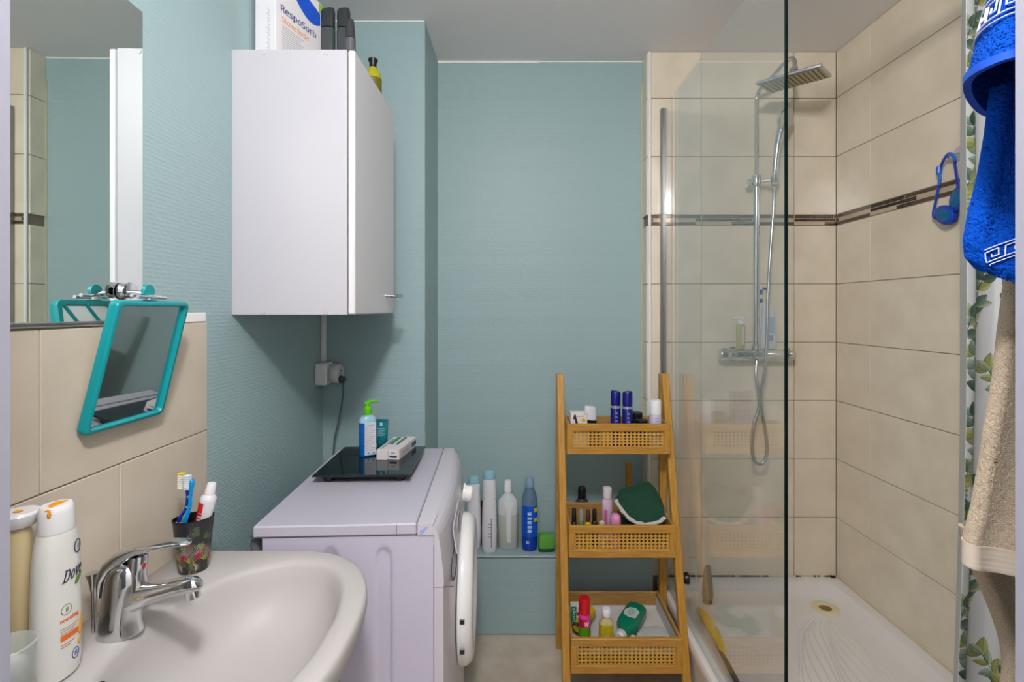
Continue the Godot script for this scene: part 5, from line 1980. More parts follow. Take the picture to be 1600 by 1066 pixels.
func build_cabinet_things() -> void:
	var y := 0.6757
	# carton of dressings
	var b := Basis(Vector3(0, 1, 0), PI / 2 - 0.278)
	var t := thing("dressing_carton", "tall white medical dressing carton with a blue swoosh, on top of the wall cabinet", "carton", V(-0.661, y, 1.339), PI / 2 - 0.278)
	# local x runs along the printed face into the room's depth, +z is out of it
	var s := Sh.new()
	s.box(Vector3(0.098, 0.14, -0.0345), Vector3(0.196, 0.28, 0.069), 0.0008)
	part("carton", s, mt(c8(236, 234, 236), 0.4), t)
	s = Sh.new()
	var sw := PackedVector2Array()
	for k in 17:
		var u := k / 16.0
		sw.append(Vector2(0.045 + 0.140 * u, 0.262 - 0.078 * sin(u * PI * 0.62) + 0.02 * u * u))
	for k in 17:
		var u := 1.0 - k / 16.0
		sw.append(Vector2(0.045 + 0.140 * u, 0.272 - 0.028 * u * u))
	s.extrude(sw, 0.0005, Transform3D(Basis(), Vector3(0, 0, 0.0001)), false)
	part("blue_swoosh", s, M.blue_ink, t)
	s = Sh.new()
	s.text("RespoSorb", 0.146, 0.026, on_plane(Basis(), Vector3(0.092, 0.166, 0.0003)), "Droid Sans")
	part("lettering", s, M.navy_ink, t)
	s = Sh.new()
	s.text("Silicone Border", 0.110, 0.0165, on_plane(Basis(), Vector3(0.078, 0.139, 0.0003)), "Droid Sans")
	part("lettering", s, mt(c8(232, 156, 96), 0.5), t)
	s = Sh.new()
	for k in 17:
		s.box(Vector3(0.068 - 0.004 * (k % 3), 0.122 - 0.0065 * k, 0.0003), Vector3(0.088 - 0.008 * (k % 3), 0.0016, 0.0004))
	part("fine_print", s, mt(c8(176, 176, 184), 0.6), t)
	s = Sh.new()
	s.box(Vector3(0.187, 0.262, 0.0003), Vector3(0.016, 0.03, 0.0005))
	part("green_mark", s, mt(c8(150, 190, 60), 0.5), t)
	s = Sh.new()
	for k in 22:
		s.box(Vector3(-0.0003, 0.016 + 0.0068 * k, -0.022 - 0.003 * (k % 2)), Vector3(0.0005, 0.0035 if k > 1 else 0.006, 0.009 if k % 3 else 0.005))
	part("stamp", s, mt(c8(206, 206, 210), 0.6), t)
	# dark shower gel bottles
	var g := "dark grey bottles on the cabinet"
	var bl := [["dark grey shower gel bottle touching the white carton on the cabinet", -0.560, 1.452, 0.223, 0.0205, 0.0145], ["dark grey bottle with angled cap, between another dark bottle and the slim can", -0.5165, 1.460, 0.2275, 0.0195, 0.0145]]
	for e in bl:
		t = thing("shower_gel_bottle", e[0], "bottle", V(e[1], y, e[2]), 0.0, g)
		var H: float = e[3]
		s = Sh.new()
		s.oval([[0, e[4] - 0.003, e[5] - 0.003, 2.8], [0.003, e[4], e[5], 2.8], [H * 0.70, e[4], e[5], 2.8], [H * 0.725, e[4] - 0.001, e[5] - 0.001, 2.6]], 36)
		part("body", s, M.dark_grey, t)
		s = Sh.new()
		var rings := []
		for q in [[H * 0.735, 0.0], [H * 0.74, 0.0], [H * 0.95, 0.3], [H * 0.985, 0.8], [H * 0.995, 1.0]]:
			var r := PackedVector3Array()
			for i in 36:
				var a := TAU * i / 36
				var px: float = signf(sin(a)) * pow(absf(sin(a)), 0.72) * (e[4] - 0.0006 - 0.006 * pow(q[1], 4.0))
				var pz: float = signf(cos(a)) * pow(absf(cos(a)), 0.72) * (e[5] - 0.0006 - 0.006 * pow(q[1], 4.0))
				r.append(Vector3(px, q[0] + 0.16 * px * q[1] * 1.2, pz))
			rings.append(r)
		s.loft(rings)
		part("cap", s, mt(c8(44, 48, 50), 0.3), t)
	t = thing("deodorant_can", "slim dark grey spray can with tapered cap, shortest of the dark bottles on the cabinet", "spray can", V(-0.487, y, 1.432), 0.0, g)
	s = Sh.new()
	cyl(s, 0.0150, 0, 0.122)
	part("body", s, mt(c8(92, 92, 96), 0.35), t)
	s = Sh.new()
	s.lathe([Vector2(0, 0.1225), Vector2(0.0145, 0.1225), Vector2(0.0135, 0.14), Vector2(0.0105, 0.172), Vector2(0.0095, 0.1765), Vector2(0, 0.177)], 28)
	part("cap", s, mt(c8(58, 60, 62), 0.3), t)
	t = thing("oil_bottle", "yellow-green bottle with a flared black stopper at the far end of the cabinet", "bottle", V(-0.474, y, 1.615))
	s = Sh.new()
	s.lathe([Vector2(0, 0), Vector2(0.026, 0), Vector2(0.028, 0.003), Vector2(0.028, 0.085), Vector2(0.024, 0.105), Vector2(0.014, 0.122), Vector2(0.011, 0.128), Vector2(0, 0.128)], 32)
	part("body", s, mt(c8(190, 180, 20), 0.12), t)
	s = Sh.new()
	s.patch(0.0282, 0.02, 0.088, -1.0, 1.6, 0.0005, 24)
	part("label", s, mt(c8(110, 104, 20), 0.4), t)
	s = Sh.new()
	s.lathe([Vector2(0, 0.128), Vector2(0.0115, 0.128), Vector2(0.0115, 0.142), Vector2(0.0155, 0.150), Vector2(0.0160, 0.154), Vector2(0.013, 0.157), Vector2(0, 0.157)], 28)
	part("stopper", s, M.black, t)


func build_ledge_things() -> void:
	var y := -1.0148
	var s: Sh
	# two descaler bottles with blue caps
	var wl := [["tall white cleaner bottle with pale blue cap, next to the milky bottle", -0.1115, 2.05, 0.334], ["white cleaner bottle with pale blue cap, partly hidden behind the washing machine door", -0.180, 2.085, 0.300]]
	for e in wl:
		var t := thing("cleaner_bottle", e[0], "bottle", V(e[1], y, e[2]), 0.0, "white cleaner bottles on the ledge")
		var H: float = e[3]
		s = Sh.new()
		s.oval([[0, 0.027, 0.020, 2.4], [0.004, 0.031, 0.023, 2.4], [H * 0.25, 0.032, 0.024, 2.4], [H * 0.55, 0.0295, 0.022, 2.4], [H * 0.8, 0.0275, 0.022, 2.2], [H * 0.885, 0.0265, 0.022], [H * 0.905, 0.024, 0.020]], 36)
		part("body", s, mt(c8(232, 233, 238), 0.3), t)
		s = Sh.new()
		s.oval([[H * 0.906, 0.0245, 0.0205], [H * 0.91, 0.025, 0.021], [H * 0.975, 0.0225, 0.0185], [H, 0.0185, 0.0150]], 32)
		part("cap", s, mt(c8(150, 200, 216), 0.35), t)
		s = Sh.new()
		s.box(Vector3(0.010, H * 0.25, 0.0234), Vector3(0.004, H * 0.36, 0.001))
		for k in 5:
			s.box(Vector3(0.003, H * (0.36 - 0.04 * k), 0.0242), Vector3(0.018, 0.002, 0.0008))
		part("print", s, mt(c8(120, 122, 150), 0.5), t)
		s = Sh.new()
		for sx in [-1, 1]:
			s.tube([Vector3(sx * 0.0235, H * 0.12, 0.012), Vector3(sx * 0.0205, H * 0.45, 0.014), Vector3(sx * 0.0215, H * 0.68, 0.013), Vector3(sx * 0.0245, H * 0.85, 0.006)], [0.002, 0.0032, 0.003, 0.001], 8, 0.5)
		part("grip_line", s, mt(c8(120, 130, 150), 0.4), t)
	# a dark red bottle between them
	var d := thing("dark_red_bottle", "slim dark red bottle glimpsed between the two white cleaner bottles", "bottle", V(-0.148, y, 2.11))
	s = Sh.new()
	s.lathe([Vector2(0, 0), Vector2(0.016, 0), Vector2(0.018, 0.003), Vector2(0.018, 0.10), Vector2(0.012, 0.14), Vector2(0.008, 0.16), Vector2(0, 0.16)], 24)
	part("body", s, mt(c8(96, 40, 52), 0.3), d)
	s = Sh.new()
	cyl(s, 0.0095, 0.16, 0.185)
	part("cap", s, M.black, d)
	# milky bottle
	var t := thing("milky_bottle", "translucent milky bottle with a white screw cap on the ledge", "bottle", V(-0.034, y, 2.085))
	s = Sh.new()
	s.oval([[0, 0.040, 0.026, 2.6], [0.004, 0.0435, 0.029, 2.6], [0.12, 0.0435, 0.029, 2.6], [0.145, 0.0435, 0.029, 2.6]], 40)
	part("liquid", s, mt(c8(186, 192, 182), 0.25), t)
	s = Sh.new()
	s.oval([[0.1452, 0.0435, 0.029, 2.6], [0.19, 0.0432, 0.0288, 2.5], [0.205, 0.038, 0.026, 2.3], [0.225, 0.020, 0.018], [0.231, 0.0145, 0.0145], [0.236, 0.0145, 0.0145]], 40)
	part("shoulder", s, mt(c8(206, 214, 216), 0.2), t)
	s = Sh.new()
	s.lathe([Vector2(0, 0.236), Vector2(0.0172, 0.236), Vector2(0.0168, 0.24), Vector2(0.0140, 0.280), Vector2(0.0125, 0.2835), Vector2(0, 0.284)], 28)
	part("cap", s, M.white, t)
	s = Sh.new()
	s.oval([[0.03, 0.010, 0.002], [0.10, 0.012, 0.004], [0.16, 0.014, 0.004], [0.195, 0.026, 0.003], [0.2, 0.008, 0.001]], 24, Transform3D(Basis(), Vector3(0.004, 0, 0.0275)))
	part("raised_panel", s, mt(c8(214, 220, 220), 0.25), t)
	# blue cleaner
	t = thing("blue_cleaner_bottle", "blue cleaner bottle with a bright blue label, next to the green box", "bottle", V(0.058, y, 2.062))
	s = Sh.new()
	s.oval([[0, 0.026, 0.022], [0.004, 0.031, 0.026], [0.04, 0.0335, 0.028], [0.06, 0.0315, 0.0265], [0.14, 0.0330, 0.028], [0.19, 0.0335, 0.028]], 36)
	part("body", s, mt(c8(10, 60, 168), 0.12), t)
	s = Sh.new()
	s.oval([[0.1902, 0.0335, 0.028], [0.215, 0.0325, 0.027], [0.235, 0.0275, 0.024], [0.255, 0.020, 0.019], [0.262, 0.0165, 0.0165], [0.268, 0.0165, 0.0165]], 36)
	part("shoulder", s, mt(c8(94, 124, 150), 0.08), t)
	s = Sh.new()
	s.lathe([Vector2(0, 0.266), Vector2(0.0185, 0.266), Vector2(0.019, 0.268), Vector2(0.0165, 0.298), Vector2(0.015, 0.303), Vector2(0, 0.304)], 28)
	part("cap", s, mt(c8(140, 170, 196), 0.2), t)
	s = Sh.new()
	s.patch(0.0338, 0.062, 0.19, -1.35, 1.35, 0.0006, 28, 0.99, 0.84)
	part("label", s, mt(c8(0, 84, 200), 0.3), t)
	s = Sh.new()
	for k in 5:
		s.patch(0.0345, 0.082 + 0.018 * k, 0.094 + 0.018 * k - 0.002 * (k % 2), -0.26, 0.22 + 0.05 * (k % 2), 0.0005, 6, 0.99, 0.84)
		s.patch(0.0347, 0.086 + 0.018 * k, 0.090 + 0.018 * k, -0.10, 0.10, 0.0005, 4, 0.99, 0.84)
	s.patch(0.0345, 0.036, 0.046, -0.45, -0.1, 0.0005, 6, 0.99, 0.84)
	part("white_print", s, mt(c8(180, 206, 240), 0.4), t)
	s = Sh.new()
	s.patch(0.0346, 0.165, 0.182, 0.55, 1.3, 0.0005, 10, 0.99, 0.84)
	part("yellow_print", s, mt(c8(206, 190, 30), 0.4), t)
	s = Sh.new()
	s.patch(0.0346, 0.125, 0.140, 0.55, 1.3, 0.0005, 10, 0.99, 0.84)
	part("yellow_print", s, mt(c8(206, 190, 30), 0.4), t)
	# sponge box
	t = thing("sponge_box", "small bright green plastic box on the ledge, beside the ladder shelf's leg", "box", V(0.129, y, 2.052), 0.05)
	s = Sh.new()
	s.oval([[0, 0.030, 0.018, 5.0], [0.003, 0.034, 0.022, 5.0], [0.016, 0.035, 0.0225, 5.0]], 40)
	part("tray", s, mt(c8(16, 74, 40), 0.35), t)
	s = Sh.new()
	s.oval([[0.0165, 0.034, 0.0225, 5.0], [0.02, 0.0352, 0.023, 5.0], [0.062, 0.034, 0.022, 4.0], [0.068, 0.031, 0.019, 4.0], [0.070, 0.026, 0.015, 3.0]], 40)
	part("sponge", s, mt(c8(88, 160, 58), 0.7), t)


func spray(name_: String, label: String, cat: String, at: Vector3, r: float, h: float, cap_h: float, body: Material, cap: Material, group := "", angled := 0.0) -> Node3D:
	var t := thing(name_, label, cat, at, 0.0, group)
	var s := Sh.new()
	s.lathe([Vector2(0, 0), Vector2(r - 0.003, 0), Vector2(r, 0.003), Vector2(r, h - cap_h - 0.004), Vector2(r - 0.003, h - cap_h), Vector2(0, h - cap_h)], 28)
	part("body", s, body, t)
	s = Sh.new()
	var rings := []
	for q in [[h - cap_h, 0.0, r - 0.0015], [h - cap_h + 0.001, 0.0, r - 0.0005], [h - 0.006, 0.7, r - 0.0008], [h - 0.001, 1.0, r - 0.003], [h, 1.0, r - 0.006]]:
		var ring := PackedVector3Array()
		for i in 28:
			var a := TAU * i / 28
			ring.append(Vector3(sin(a) * q[2], q[0] - angled * sin(a) * q[2] * q[1], cos(a) * q[2]))
		rings.append(ring)
	s.loft(rings)
	part("cap", s, cap, t)
	return t


func build_shelf_things() -> void:
	var s: Sh
	var t: Node3D
	# ---- top basket
	var y := -0.5208
	t = thing("cosmetics_carton", "small white cosmetics carton with a yellow dot and dark photo, in the top basket", "carton", V(0.2345, y, 1.835), 0.03)
	s = Sh.new()
	s.box(Vector3(0, 0.068, 0), Vector3(0.062, 0.136, 0.045), 0.0008)
	part("carton", s, mt(c8(226, 220, 216), 0.45), t)
	s = Sh.new()
	s.lathe([Vector2(0, 0), Vector2(0.0075, 0), Vector2(0.0075, 0.0005), Vector2(0, 0.0005)], 20, Transform3D(Basis(Vector3(1, 0, 0), PI / 2), Vector3(0.017, 0.108, 0.0224)))
	part("yellow_dot", s, mt(c8(206, 176, 30), 0.4), t)
	s = Sh.new()
	s.extrude(PackedVector2Array([Vector2(-0.022, 0.112), Vector2(-0.019, 0.128), Vector2(-0.012, 0.130), Vector2(-0.010, 0.118), Vector2(-0.004, 0.100), Vector2(-0.006, 0.094), Vector2(-0.012, 0.095), Vector2(-0.016, 0.112)]), 0.0005, Transform3D(Basis(), Vector3(0, 0, 0.0224)))
	part("dark_print", s, mt(c8(62, 46, 40), 0.5), t)
	s = Sh.new()
	s.box(Vector3(0.004, 0.122, 0.0226), Vector3(0.032, 0.0016, 0.0004))
	s.box(Vector3(0.021, 0.131, 0.0226), Vector3(0.008, 0.004, 0.0004))
	part("fine_print", s, mt(c8(196, 120, 110), 0.5), t)
	t = thing("deodorant_stick", "black deodorant stick with a slanted white cap, in the top basket beside the small carton", "deodorant", V(0.2815, y, 1.838))
	s = Sh.new()
	s.oval([[0, 0.021, 0.013, 2.6], [0.003, 0.023, 0.015, 2.6], [0.105, 0.023, 0.015, 2.6]], 32)
	part("body", s, M.black, t)
	s = Sh.new()
	var rings := []
	for q in [[0.106, 0.0, 0.0228, 0.0148], [0.15, 0.7, 0.0225, 0.0145], [0.156, 1.0, 0.0205, 0.0125]]:
		var r := PackedVector3Array()
		for i in 32:
			var a := TAU * i / 32
			var px: float = signf(sin(a)) * pow(absf(sin(a)), 0.75) * q[2]
			r.append(Vector3(px, q[0] - 0.13 * px, signf(cos(a)) * pow(absf(cos(a)), 0.75) * q[3]))
		rings.append(r)
	s.loft(rings)
	part("cap", s, mt(c8(206, 210, 216), 0.35), t)
	t = thing("black_lid", "little round black lid in the top basket, next to the white-capped stick", "pot", V(0.308, y, 1.812))  # a loose black lid, built as a small standing cylinder
	s = Sh.new()
	cyl(s, 0.011, 0.0, 0.095, 0.003)
	part("body", s, M.black, t)
	var navy := mt(c8(16, 20, 110), 0.25)
	var cans := [["navy blue deodorant can nearer the white-capped stick, one of two in the top basket", 0.3785, 1.846], ["navy blue deodorant can beside the black jars in the top basket", 0.4205, 1.832]]
	for k in 2:
		t = spray("navy_can", cans[k][0], "spray can", V(cans[k][1], y, cans[k][2]), 0.0192, 0.213, 0.052, navy, mt(c8(14, 18, 120), 0.3), "navy blue deodorant cans", 0.14 if k == 0 else -0.1)
		s = Sh.new()
		cyl(s, 0.0194, 0.148, 0.158, 0.001)
		part("silver_band", s, mt(c8(190, 196, 214), 0.25, 0.6), t)
		s = Sh.new()
		for j in 4:
			s.patch(0.0193, 0.128 - 0.015 * j, 0.135 - 0.015 * j, -0.25, 0.25 - 0.1 * (j % 2), 0.0004, 6)
		part("print", s, mt(c8(120, 126, 190), 0.4), t)
	for e in [["flat black jar in the top basket, behind the other black jar", 0.4665, 1.88, 0.125], ["flat black jar in the top basket, right beside the navy can", 0.472, 1.822, 0.110]]:
		t = thing("black_jar", e[0], "jar", V(e[1], y, e[2]), 0.0, "black jars in the top basket")
		s = Sh.new()
		cyl(s, 0.0215, 0.0, e[3] - 0.022, 0.003)
		part("jar", s, mt(c8(26, 28, 28), 0.2), t)
		s = Sh.new()
		cyl(s, 0.0225, e[3] - 0.0215, e[3], 0.003)
		part("lid", s, M.black, t)
	t = spray("white_can", "white and lilac spray can with a white cap, in the top basket", "spray can", V(0.529, y, 1.845), 0.0225, 0.179, 0.055, mt(c8(196, 190, 214), 0.3), M.white, "", -0.05)
	s = Sh.new()
	for j in 5:
		s.patch(0.0227, 0.112 - 0.011 * j, 0.114 - 0.011 * j, -0.4, 0.4, 0.0004, 8)
	part("print", s, M.grey_ink, t)

	# ---- middle basket
	y = -0.8668
	t = thing("wooden_stick", "wooden stick handle standing on the ledge behind the ladder shelf", "handle", V(0.478, -1.0148, 2.065))
	s = Sh.new()
	s.box(Vector3(0, 0.184, 0), Vector3(0.024, 0.368, 0.016), 0.004)
	part("handle", s, M.wood_up, t)
	s = Sh.new()
	s.box(Vector3(0, 0.03, 0.0145), Vector3(0.03, 0.058, 0.012), 0.003)
	part("scrubber", s, M.black, t)
	t = thing("black_bottle", "black bottle with rounded cap standing on the ledge behind the middle basket", "bottle", V(0.280, -1.0148, 2.06))
	s = Sh.new()
	s.oval([[0, 0.024, 0.018], [0.003, 0.027, 0.020], [0.205, 0.027, 0.020], [0.215, 0.019, 0.015]], 28)
	part("body", s, mt(c8(60, 58, 66), 0.35), t)
	s = Sh.new()
	s.oval([[0.215, 0.0165, 0.013], [0.217, 0.0175, 0.014], [0.255, 0.0170, 0.0135], [0.266, 0.012, 0.009], [0.269, 0.004, 0.003]], 28)
	part("cap", s, mt(c8(22, 22, 30), 0.4), t)
	var polish := [[0.2125, 1.775, 0.140, c8(34, 26, 28), c8(20, 20, 22), "dark bottle of nail varnish nearest the shelf's leg in the middle basket"], [0.2395, 1.782, 0.133, c8(70, 120, 80), c8(150, 150, 146), "green nail varnish bottle with a grey cap in the middle basket"], [0.2635, 1.775, 0.133, c8(196, 176, 20), c8(60, 50, 46), "nail varnish bottle with a yellow base and dark cap in the middle basket"], [0.2885, 1.782, 0.134, c8(24, 22, 24), c8(16, 16, 18), "black nail varnish bottle with tall square cap in the middle basket"]]
	for e in polish:
		t = thing("nail_varnish", e[5], "nail varnish", V(e[0], y, e[1]), 0.0, "nail varnish bottles in the middle basket")
		s = Sh.new()
		s.oval([[0, 0.0095, 0.0095, 3.0], [0.002, 0.011, 0.011, 3.0], [0.088, 0.011, 0.011, 3.0], [0.094, 0.006, 0.006]], 24)
		part("bottle", s, mt(e[3], 0.1), t)
		s = Sh.new()
		s.oval([[0.094, 0.0075, 0.0075], [0.095, 0.0085, 0.0085], [e[2], 0.0078, 0.0072], [e[2] + 0.002, 0.006, 0.006]], 20)
		part("cap", s, mt(e[4], 0.35), t)
	t = thing("white_bead_cap", "tiny round white cap lying beside the nail varnish in the middle basket", "cap", V(0.3125, y, 1.765))
	s = Sh.new()
	cyl(s, 0.0085, 0.0, 0.084, 0.003)
	s.lathe([Vector2(0, 0.080), Vector2(0.0085, 0.081), Vector2(0.011, 0.088), Vector2(0.010, 0.096), Vector2(0.005, 0.100), Vector2(0, 0.101)], 20)
	part("body", s, mt(c8(206, 200, 196), 0.3), t)
	t = thing("pink_bottle", "slim white and pink lotion bottle with a white cap, standing in the middle basket", "bottle", V(0.3430, y, 1.825))
	s = Sh.new()
	s.oval([[0, 0.018, 0.014], [0.003, 0.0205, 0.016], [0.13, 0.0205, 0.016], [0.155, 0.0185, 0.015], [0.160, 0.013, 0.012]], 32)
	part("body", s, mt(c8(206, 180, 200), 0.25), t)
	s = Sh.new()
	cyl(s, 0.0165, 0.160, 0.200, 0.002)
	part("cap", s, mt(c8(216, 210, 214), 0.35), t)
	s = Sh.new()
	s.patch(1.0, 0.03, 0.12, -0.7, -0.1, 0.0006, 8, 0.0207, 0.0162)
	part("print", s, mt(c8(196, 90, 140), 0.4), t)
	t = thing("pink_roll_on", "pink roll-on deodorant with a rounded pink cap, before the slim pink bottle", "deodorant", V(0.3615, y, 1.765))
	s = Sh.new()
	cyl(s, 0.019, 0.0, 0.082, 0.003)
	part("body", s, mt(c8(196, 120, 160), 0.2), t)
	s = Sh.new()
	s.lathe([Vector2(0, 0.0822), Vector2(0.018, 0.0822), Vector2(0.0195, 0.086), Vector2(0.0195, 0.105), Vector2(0.017, 0.118), Vector2(0.010, 0.126), Vector2(0, 0.128)], 28)
	part("cap", s, mt(c8(216, 140, 186), 0.25), t)
	for e in [[0.388, 1.768, 0.105, "black tube standing between the pink roll-on and the green cloth"]]:
		t = thing("black_tube", e[3], "tube", V(e[0], y, e[1]))
		s = Sh.new()
		s.oval([[0, 0.011, 0.009], [0.02, 0.0115, 0.010], [0.022, 0.0125, 0.011], [e[2] - 0.01, 0.0125, 0.003], [e[2], 0.0125, 0.001]], 24)
		part("body", s, mt(c8(20, 24, 30), 0.3), t)
	# folded cloth: green terry with a pale edge, heaped over the basket's end
	var n := FastNoiseLite.new()
	n.seed = 17
	n.frequency = 0.2
	var co := V(0.478, y, 1.835)
	t = thing("green_cloth", "folded dark green cloth with a pale fleece edge, heaped in the middle basket", "cloth", co)
	var fr := [V(0.368, -0.700, 1.800), V(0.388, -0.732, 1.790), V(0.422, -0.766, 1.778), V(0.468, -0.779, 1.772), V(0.516, -0.772, 1.773), V(0.545, -0.757, 1.782)]
	var bk := [V(0.392, -0.694, 1.850), V(0.425, -0.684, 1.864), V(0.462, -0.676, 1.872), V(0.498, -0.664, 1.874), V(0.524, -0.678, 1.866), V(0.546, -0.716, 1.850)]
	var along := func(l: Array, u: float) -> Vector3:
		var f := clampf(u, 0.0, 1.0) * (l.size() - 1)
		var i := mini(int(f), l.size() - 2)
		return (l[i] as Vector3).cubic_interpolate(l[i + 1], l[maxi(i - 1, 0)], l[mini(i + 2, l.size() - 1)], f - i) - co
	var cloth := func(u: float, v: float) -> Vector3:
		var p: Vector3 = along.call(fr, u)
		var q: Vector3 = along.call(bk, u)
		return p.lerp(q, v) + Vector3(0, 0.006 * sin(v * PI) + 0.005 * sin(v * 9.0 + u * 5.0) * sin(v * PI), 0.014 * sin(v * PI))
	var cloth_f := func(u: float, v: float) -> Vector3:
		var p: Vector3 = cloth.call(u, v)
		return p + Vector3(0, fuzz(n, p, 0.0008), fuzz(n, p + Vector3(1, 0, 0), 0.0010))
	s = Sh.new()
	s.sheet(90, 70, cloth_f, 0.010)
	part("green_side", s, mt(c8(16, 66, 46), 0.9, 0.0, {"rim_enabled": true, "rim": 0.4, "rim_tint": 0.7}), t)
	s = Sh.new()
	var edge_path := []
	var er := []
	for k in 41:
		var u := k / 40.0
		var p: Vector3 = cloth.call(u, 0.0)
		edge_path.append(p + Vector3(0, -0.002 + 0.0010 * sin(u * 50.0), 0.004))
		er.append(0.0078 + 0.0008 * sin(u * 37.0))
	s.tube(edge_path, er, 12, 0.9)
	part("fleece_edge", s, mt(c8(200, 194, 190), 0.95), t)
	s = Sh.new()
	for k in 4:
		s.oval([[-0.036 + 0.0, 0.034, 0.030, 2.4], [-0.028, 0.038, 0.036, 2.4], [0.026, 0.038, 0.036, 2.4], [0.034 + 0.006 * (k % 2), 0.032, 0.026, 2.4]], 28, Transform3D(Basis(), Vector3(-0.062 + 0.032 * k, 0.039, 0.002 * (k % 2))))
	part("lower_fold", s, mt(c8(12, 44, 40), 0.9), t)

	# ---- lowest basket
	y = -1.1795
	t = thing("green_white_carton", "green and white toothpaste carton standing against the back leg in the lowest basket", "carton", V(0.2245, y, 1.80), 0.02)
	s = Sh.new()
	s.box(Vector3(0, 0.045, 0), Vector3(0.044, 0.090, 0.032), 0.0008)
	part("carton", s, mt(c8(216, 212, 206), 0.45), t)
	s = Sh.new()
	s.box(Vector3(-0.0120, 0.045, 0.0162), Vector3(0.0185, 0.0895, 0.0005))
	part("green_print", s, mt(c8(0, 116, 84), 0.4), t)
	s = Sh.new()
	var lay := func(px: float, py: float, pz: float) -> Vector3:
		return Vector3(-0.0120 - py, 0.052 + px, 0.0166 + pz)
	s.text("Coogi", 0.062, 0.013, lay, "Droid Sans")
	part("lettering", s, mt(c8(190, 222, 210), 0.4), t)
	s = Sh.new()
	s.box(Vector3(0.010, 0.060, 0.0164), Vector3(0.010, 0.004, 0.0004))
	s.box(Vector3(0.010, 0.048, 0.0164), Vector3(0.006, 0.010, 0.0004))
	part("grey_print", s, M.grey_ink, t)
	t = spray("pink_can", "pink and green spray can with a red cap, standing in the lowest basket", "spray can", V(0.2405, y, 1.706), 0.0205, 0.172, 0.055, mt(c8(216, 50, 140), 0.25), mt(c8(196, 10, 30), 0.3))
	s = Sh.new()
	s.patch(0.0206, 0.042, 0.073, -1.5, 1.5, 0.0005, 24)
	part("green_band", s, mt(c8(80, 160, 20), 0.3), t)
	s = Sh.new()
	s.patch(0.0206, 0.075, 0.103, -1.5, 0.2, 0.0005, 16)
	part("red_band", s, mt(c8(176, 20, 60), 0.3), t)
	s = Sh.new()
	s.text("W", 0.016, 0.016, on_oval(0.0212, 0.0212, 0.088, 0.005), "Droid Sans", 800)
	part("lettering", s, mt(c8(226, 232, 206), 0.4), t)
	s = Sh.new()
	s.tube([Vector3(-0.016, 0.113, 0.004), Vector3(-0.026, 0.116, 0.006)], 0.005, 12)
	part("hang_tab", s, mt(c8(150, 16, 36), 0.3), t)
	# a yellow can lying behind it, its metal bottom to the front
	var dirv := Vector3(0.62, 0.16, -0.75).normalized()
	t = thing("yellow_can", "yellow spray can lying behind the pink can, its round metal bottom showing", "spray can", V(0.2195, -1.150, 1.752))
	var yb := Basis(dirv.cross(Vector3.UP).normalized(), dirv, dirv.cross(Vector3.UP).normalized().cross(dirv))
	s = Sh.new()
	s.lathe([Vector2(0, 0.0), Vector2(0.016, -0.001), Vector2(0.0195, 0.003), Vector2(0.0205, 0.008), Vector2(0.0205, 0.098), Vector2(0.016, 0.108), Vector2(0, 0.110)], 32, Transform3D(yb, Vector3.ZERO))
	part("body", s, mt(c8(206, 180, 20), 0.25), t)
	s = Sh.new()
	s.lathe([Vector2(0, 0.003), Vector2(0.014, -0.001), Vector2(0.0175, -0.004), Vector2(0.0200, -0.003), Vector2(0.0212, 0.004), Vector2(0.0209, 0.007), Vector2(0, 0.007)], 32, Transform3D(yb, Vector3.ZERO))
	part("metal_bottom", s, mt(c8(150, 140, 130), 0.25, 1.0), t)
	s = Sh.new()
	s.patch(0.0207, 0.03, 0.07, 1.6, 4.2, 0.0005, 16, 1.0, 1.0, Transform3D(yb, Vector3.ZERO))
	part("green_print", s, mt(c8(60, 110, 30), 0.4), t)
	# small oil bottle
	t = thing("oil_vial", "small clear bottle of yellow oil with a white cap in the lowest basket", "bottle", V(0.3185, y, 1.712))
	s = Sh.new()
	s.oval([[0, 0.023, 0.016, 2.6], [0.003, 0.0255, 0.0185, 2.6], [0.078, 0.0255, 0.0185, 2.6]], 36)
	part("oil", s, mt(c8(196, 180, 20), 0.08), t)
	s = Sh.new()
	s.oval([[0.0782, 0.0255, 0.0185, 2.6], [0.083, 0.024, 0.018, 2.4], [0.094, 0.014, 0.013], [0.097, 0.0115, 0.0115], [0.102, 0.0115, 0.0115]], 36)
	part("shoulder", s, mt(c8(196, 184, 130), 0.08), t)
	s = Sh.new()
	s.lathe([Vector2(0, 0.100), Vector2(0.0135, 0.100), Vector2(0.0160, 0.104), Vector2(0.0160, 0.124), Vector2(0.013, 0.129), Vector2(0, 0.130)], 28)
	part("cap", s, M.white, t)
	s = Sh.new()
	s.patch(1.0, 0.005, 0.046, -1.3, 1.0, 0.001, 20, 0.0258, 0.0188)
	part("label", s, mt(c8(176, 176, 186), 0.4), t)
	s = Sh.new()
	s.patch(1.0, 0.02, 0.062, -1.5, -0.6, 0.002, 10, 0.0260, 0.0190)
	part("red_print", s, mt(c8(170, 40, 40), 0.4), t)
	# green mouthwash bottle lying on its back, neck to the front
	var n0 := V(0.374, -1.1515, 1.722)
	var n1 := V(0.468, -1.1470, 1.868)
	var yax := (n1 - n0).normalized()
	var zax := (Vector3(-0.02, 1, 0.10) - yax * yax.dot(Vector3(-0.02, 1, 0.10))).normalized()
	t = thing("mouthwash_bottle", "green mouthwash bottle with a white label lying on its back in the lowest basket", "bottle", n0)
	var mb := Transform3D(Basis(yax.cross(zax), yax, zax), Vector3.ZERO)
	s = Sh.new()
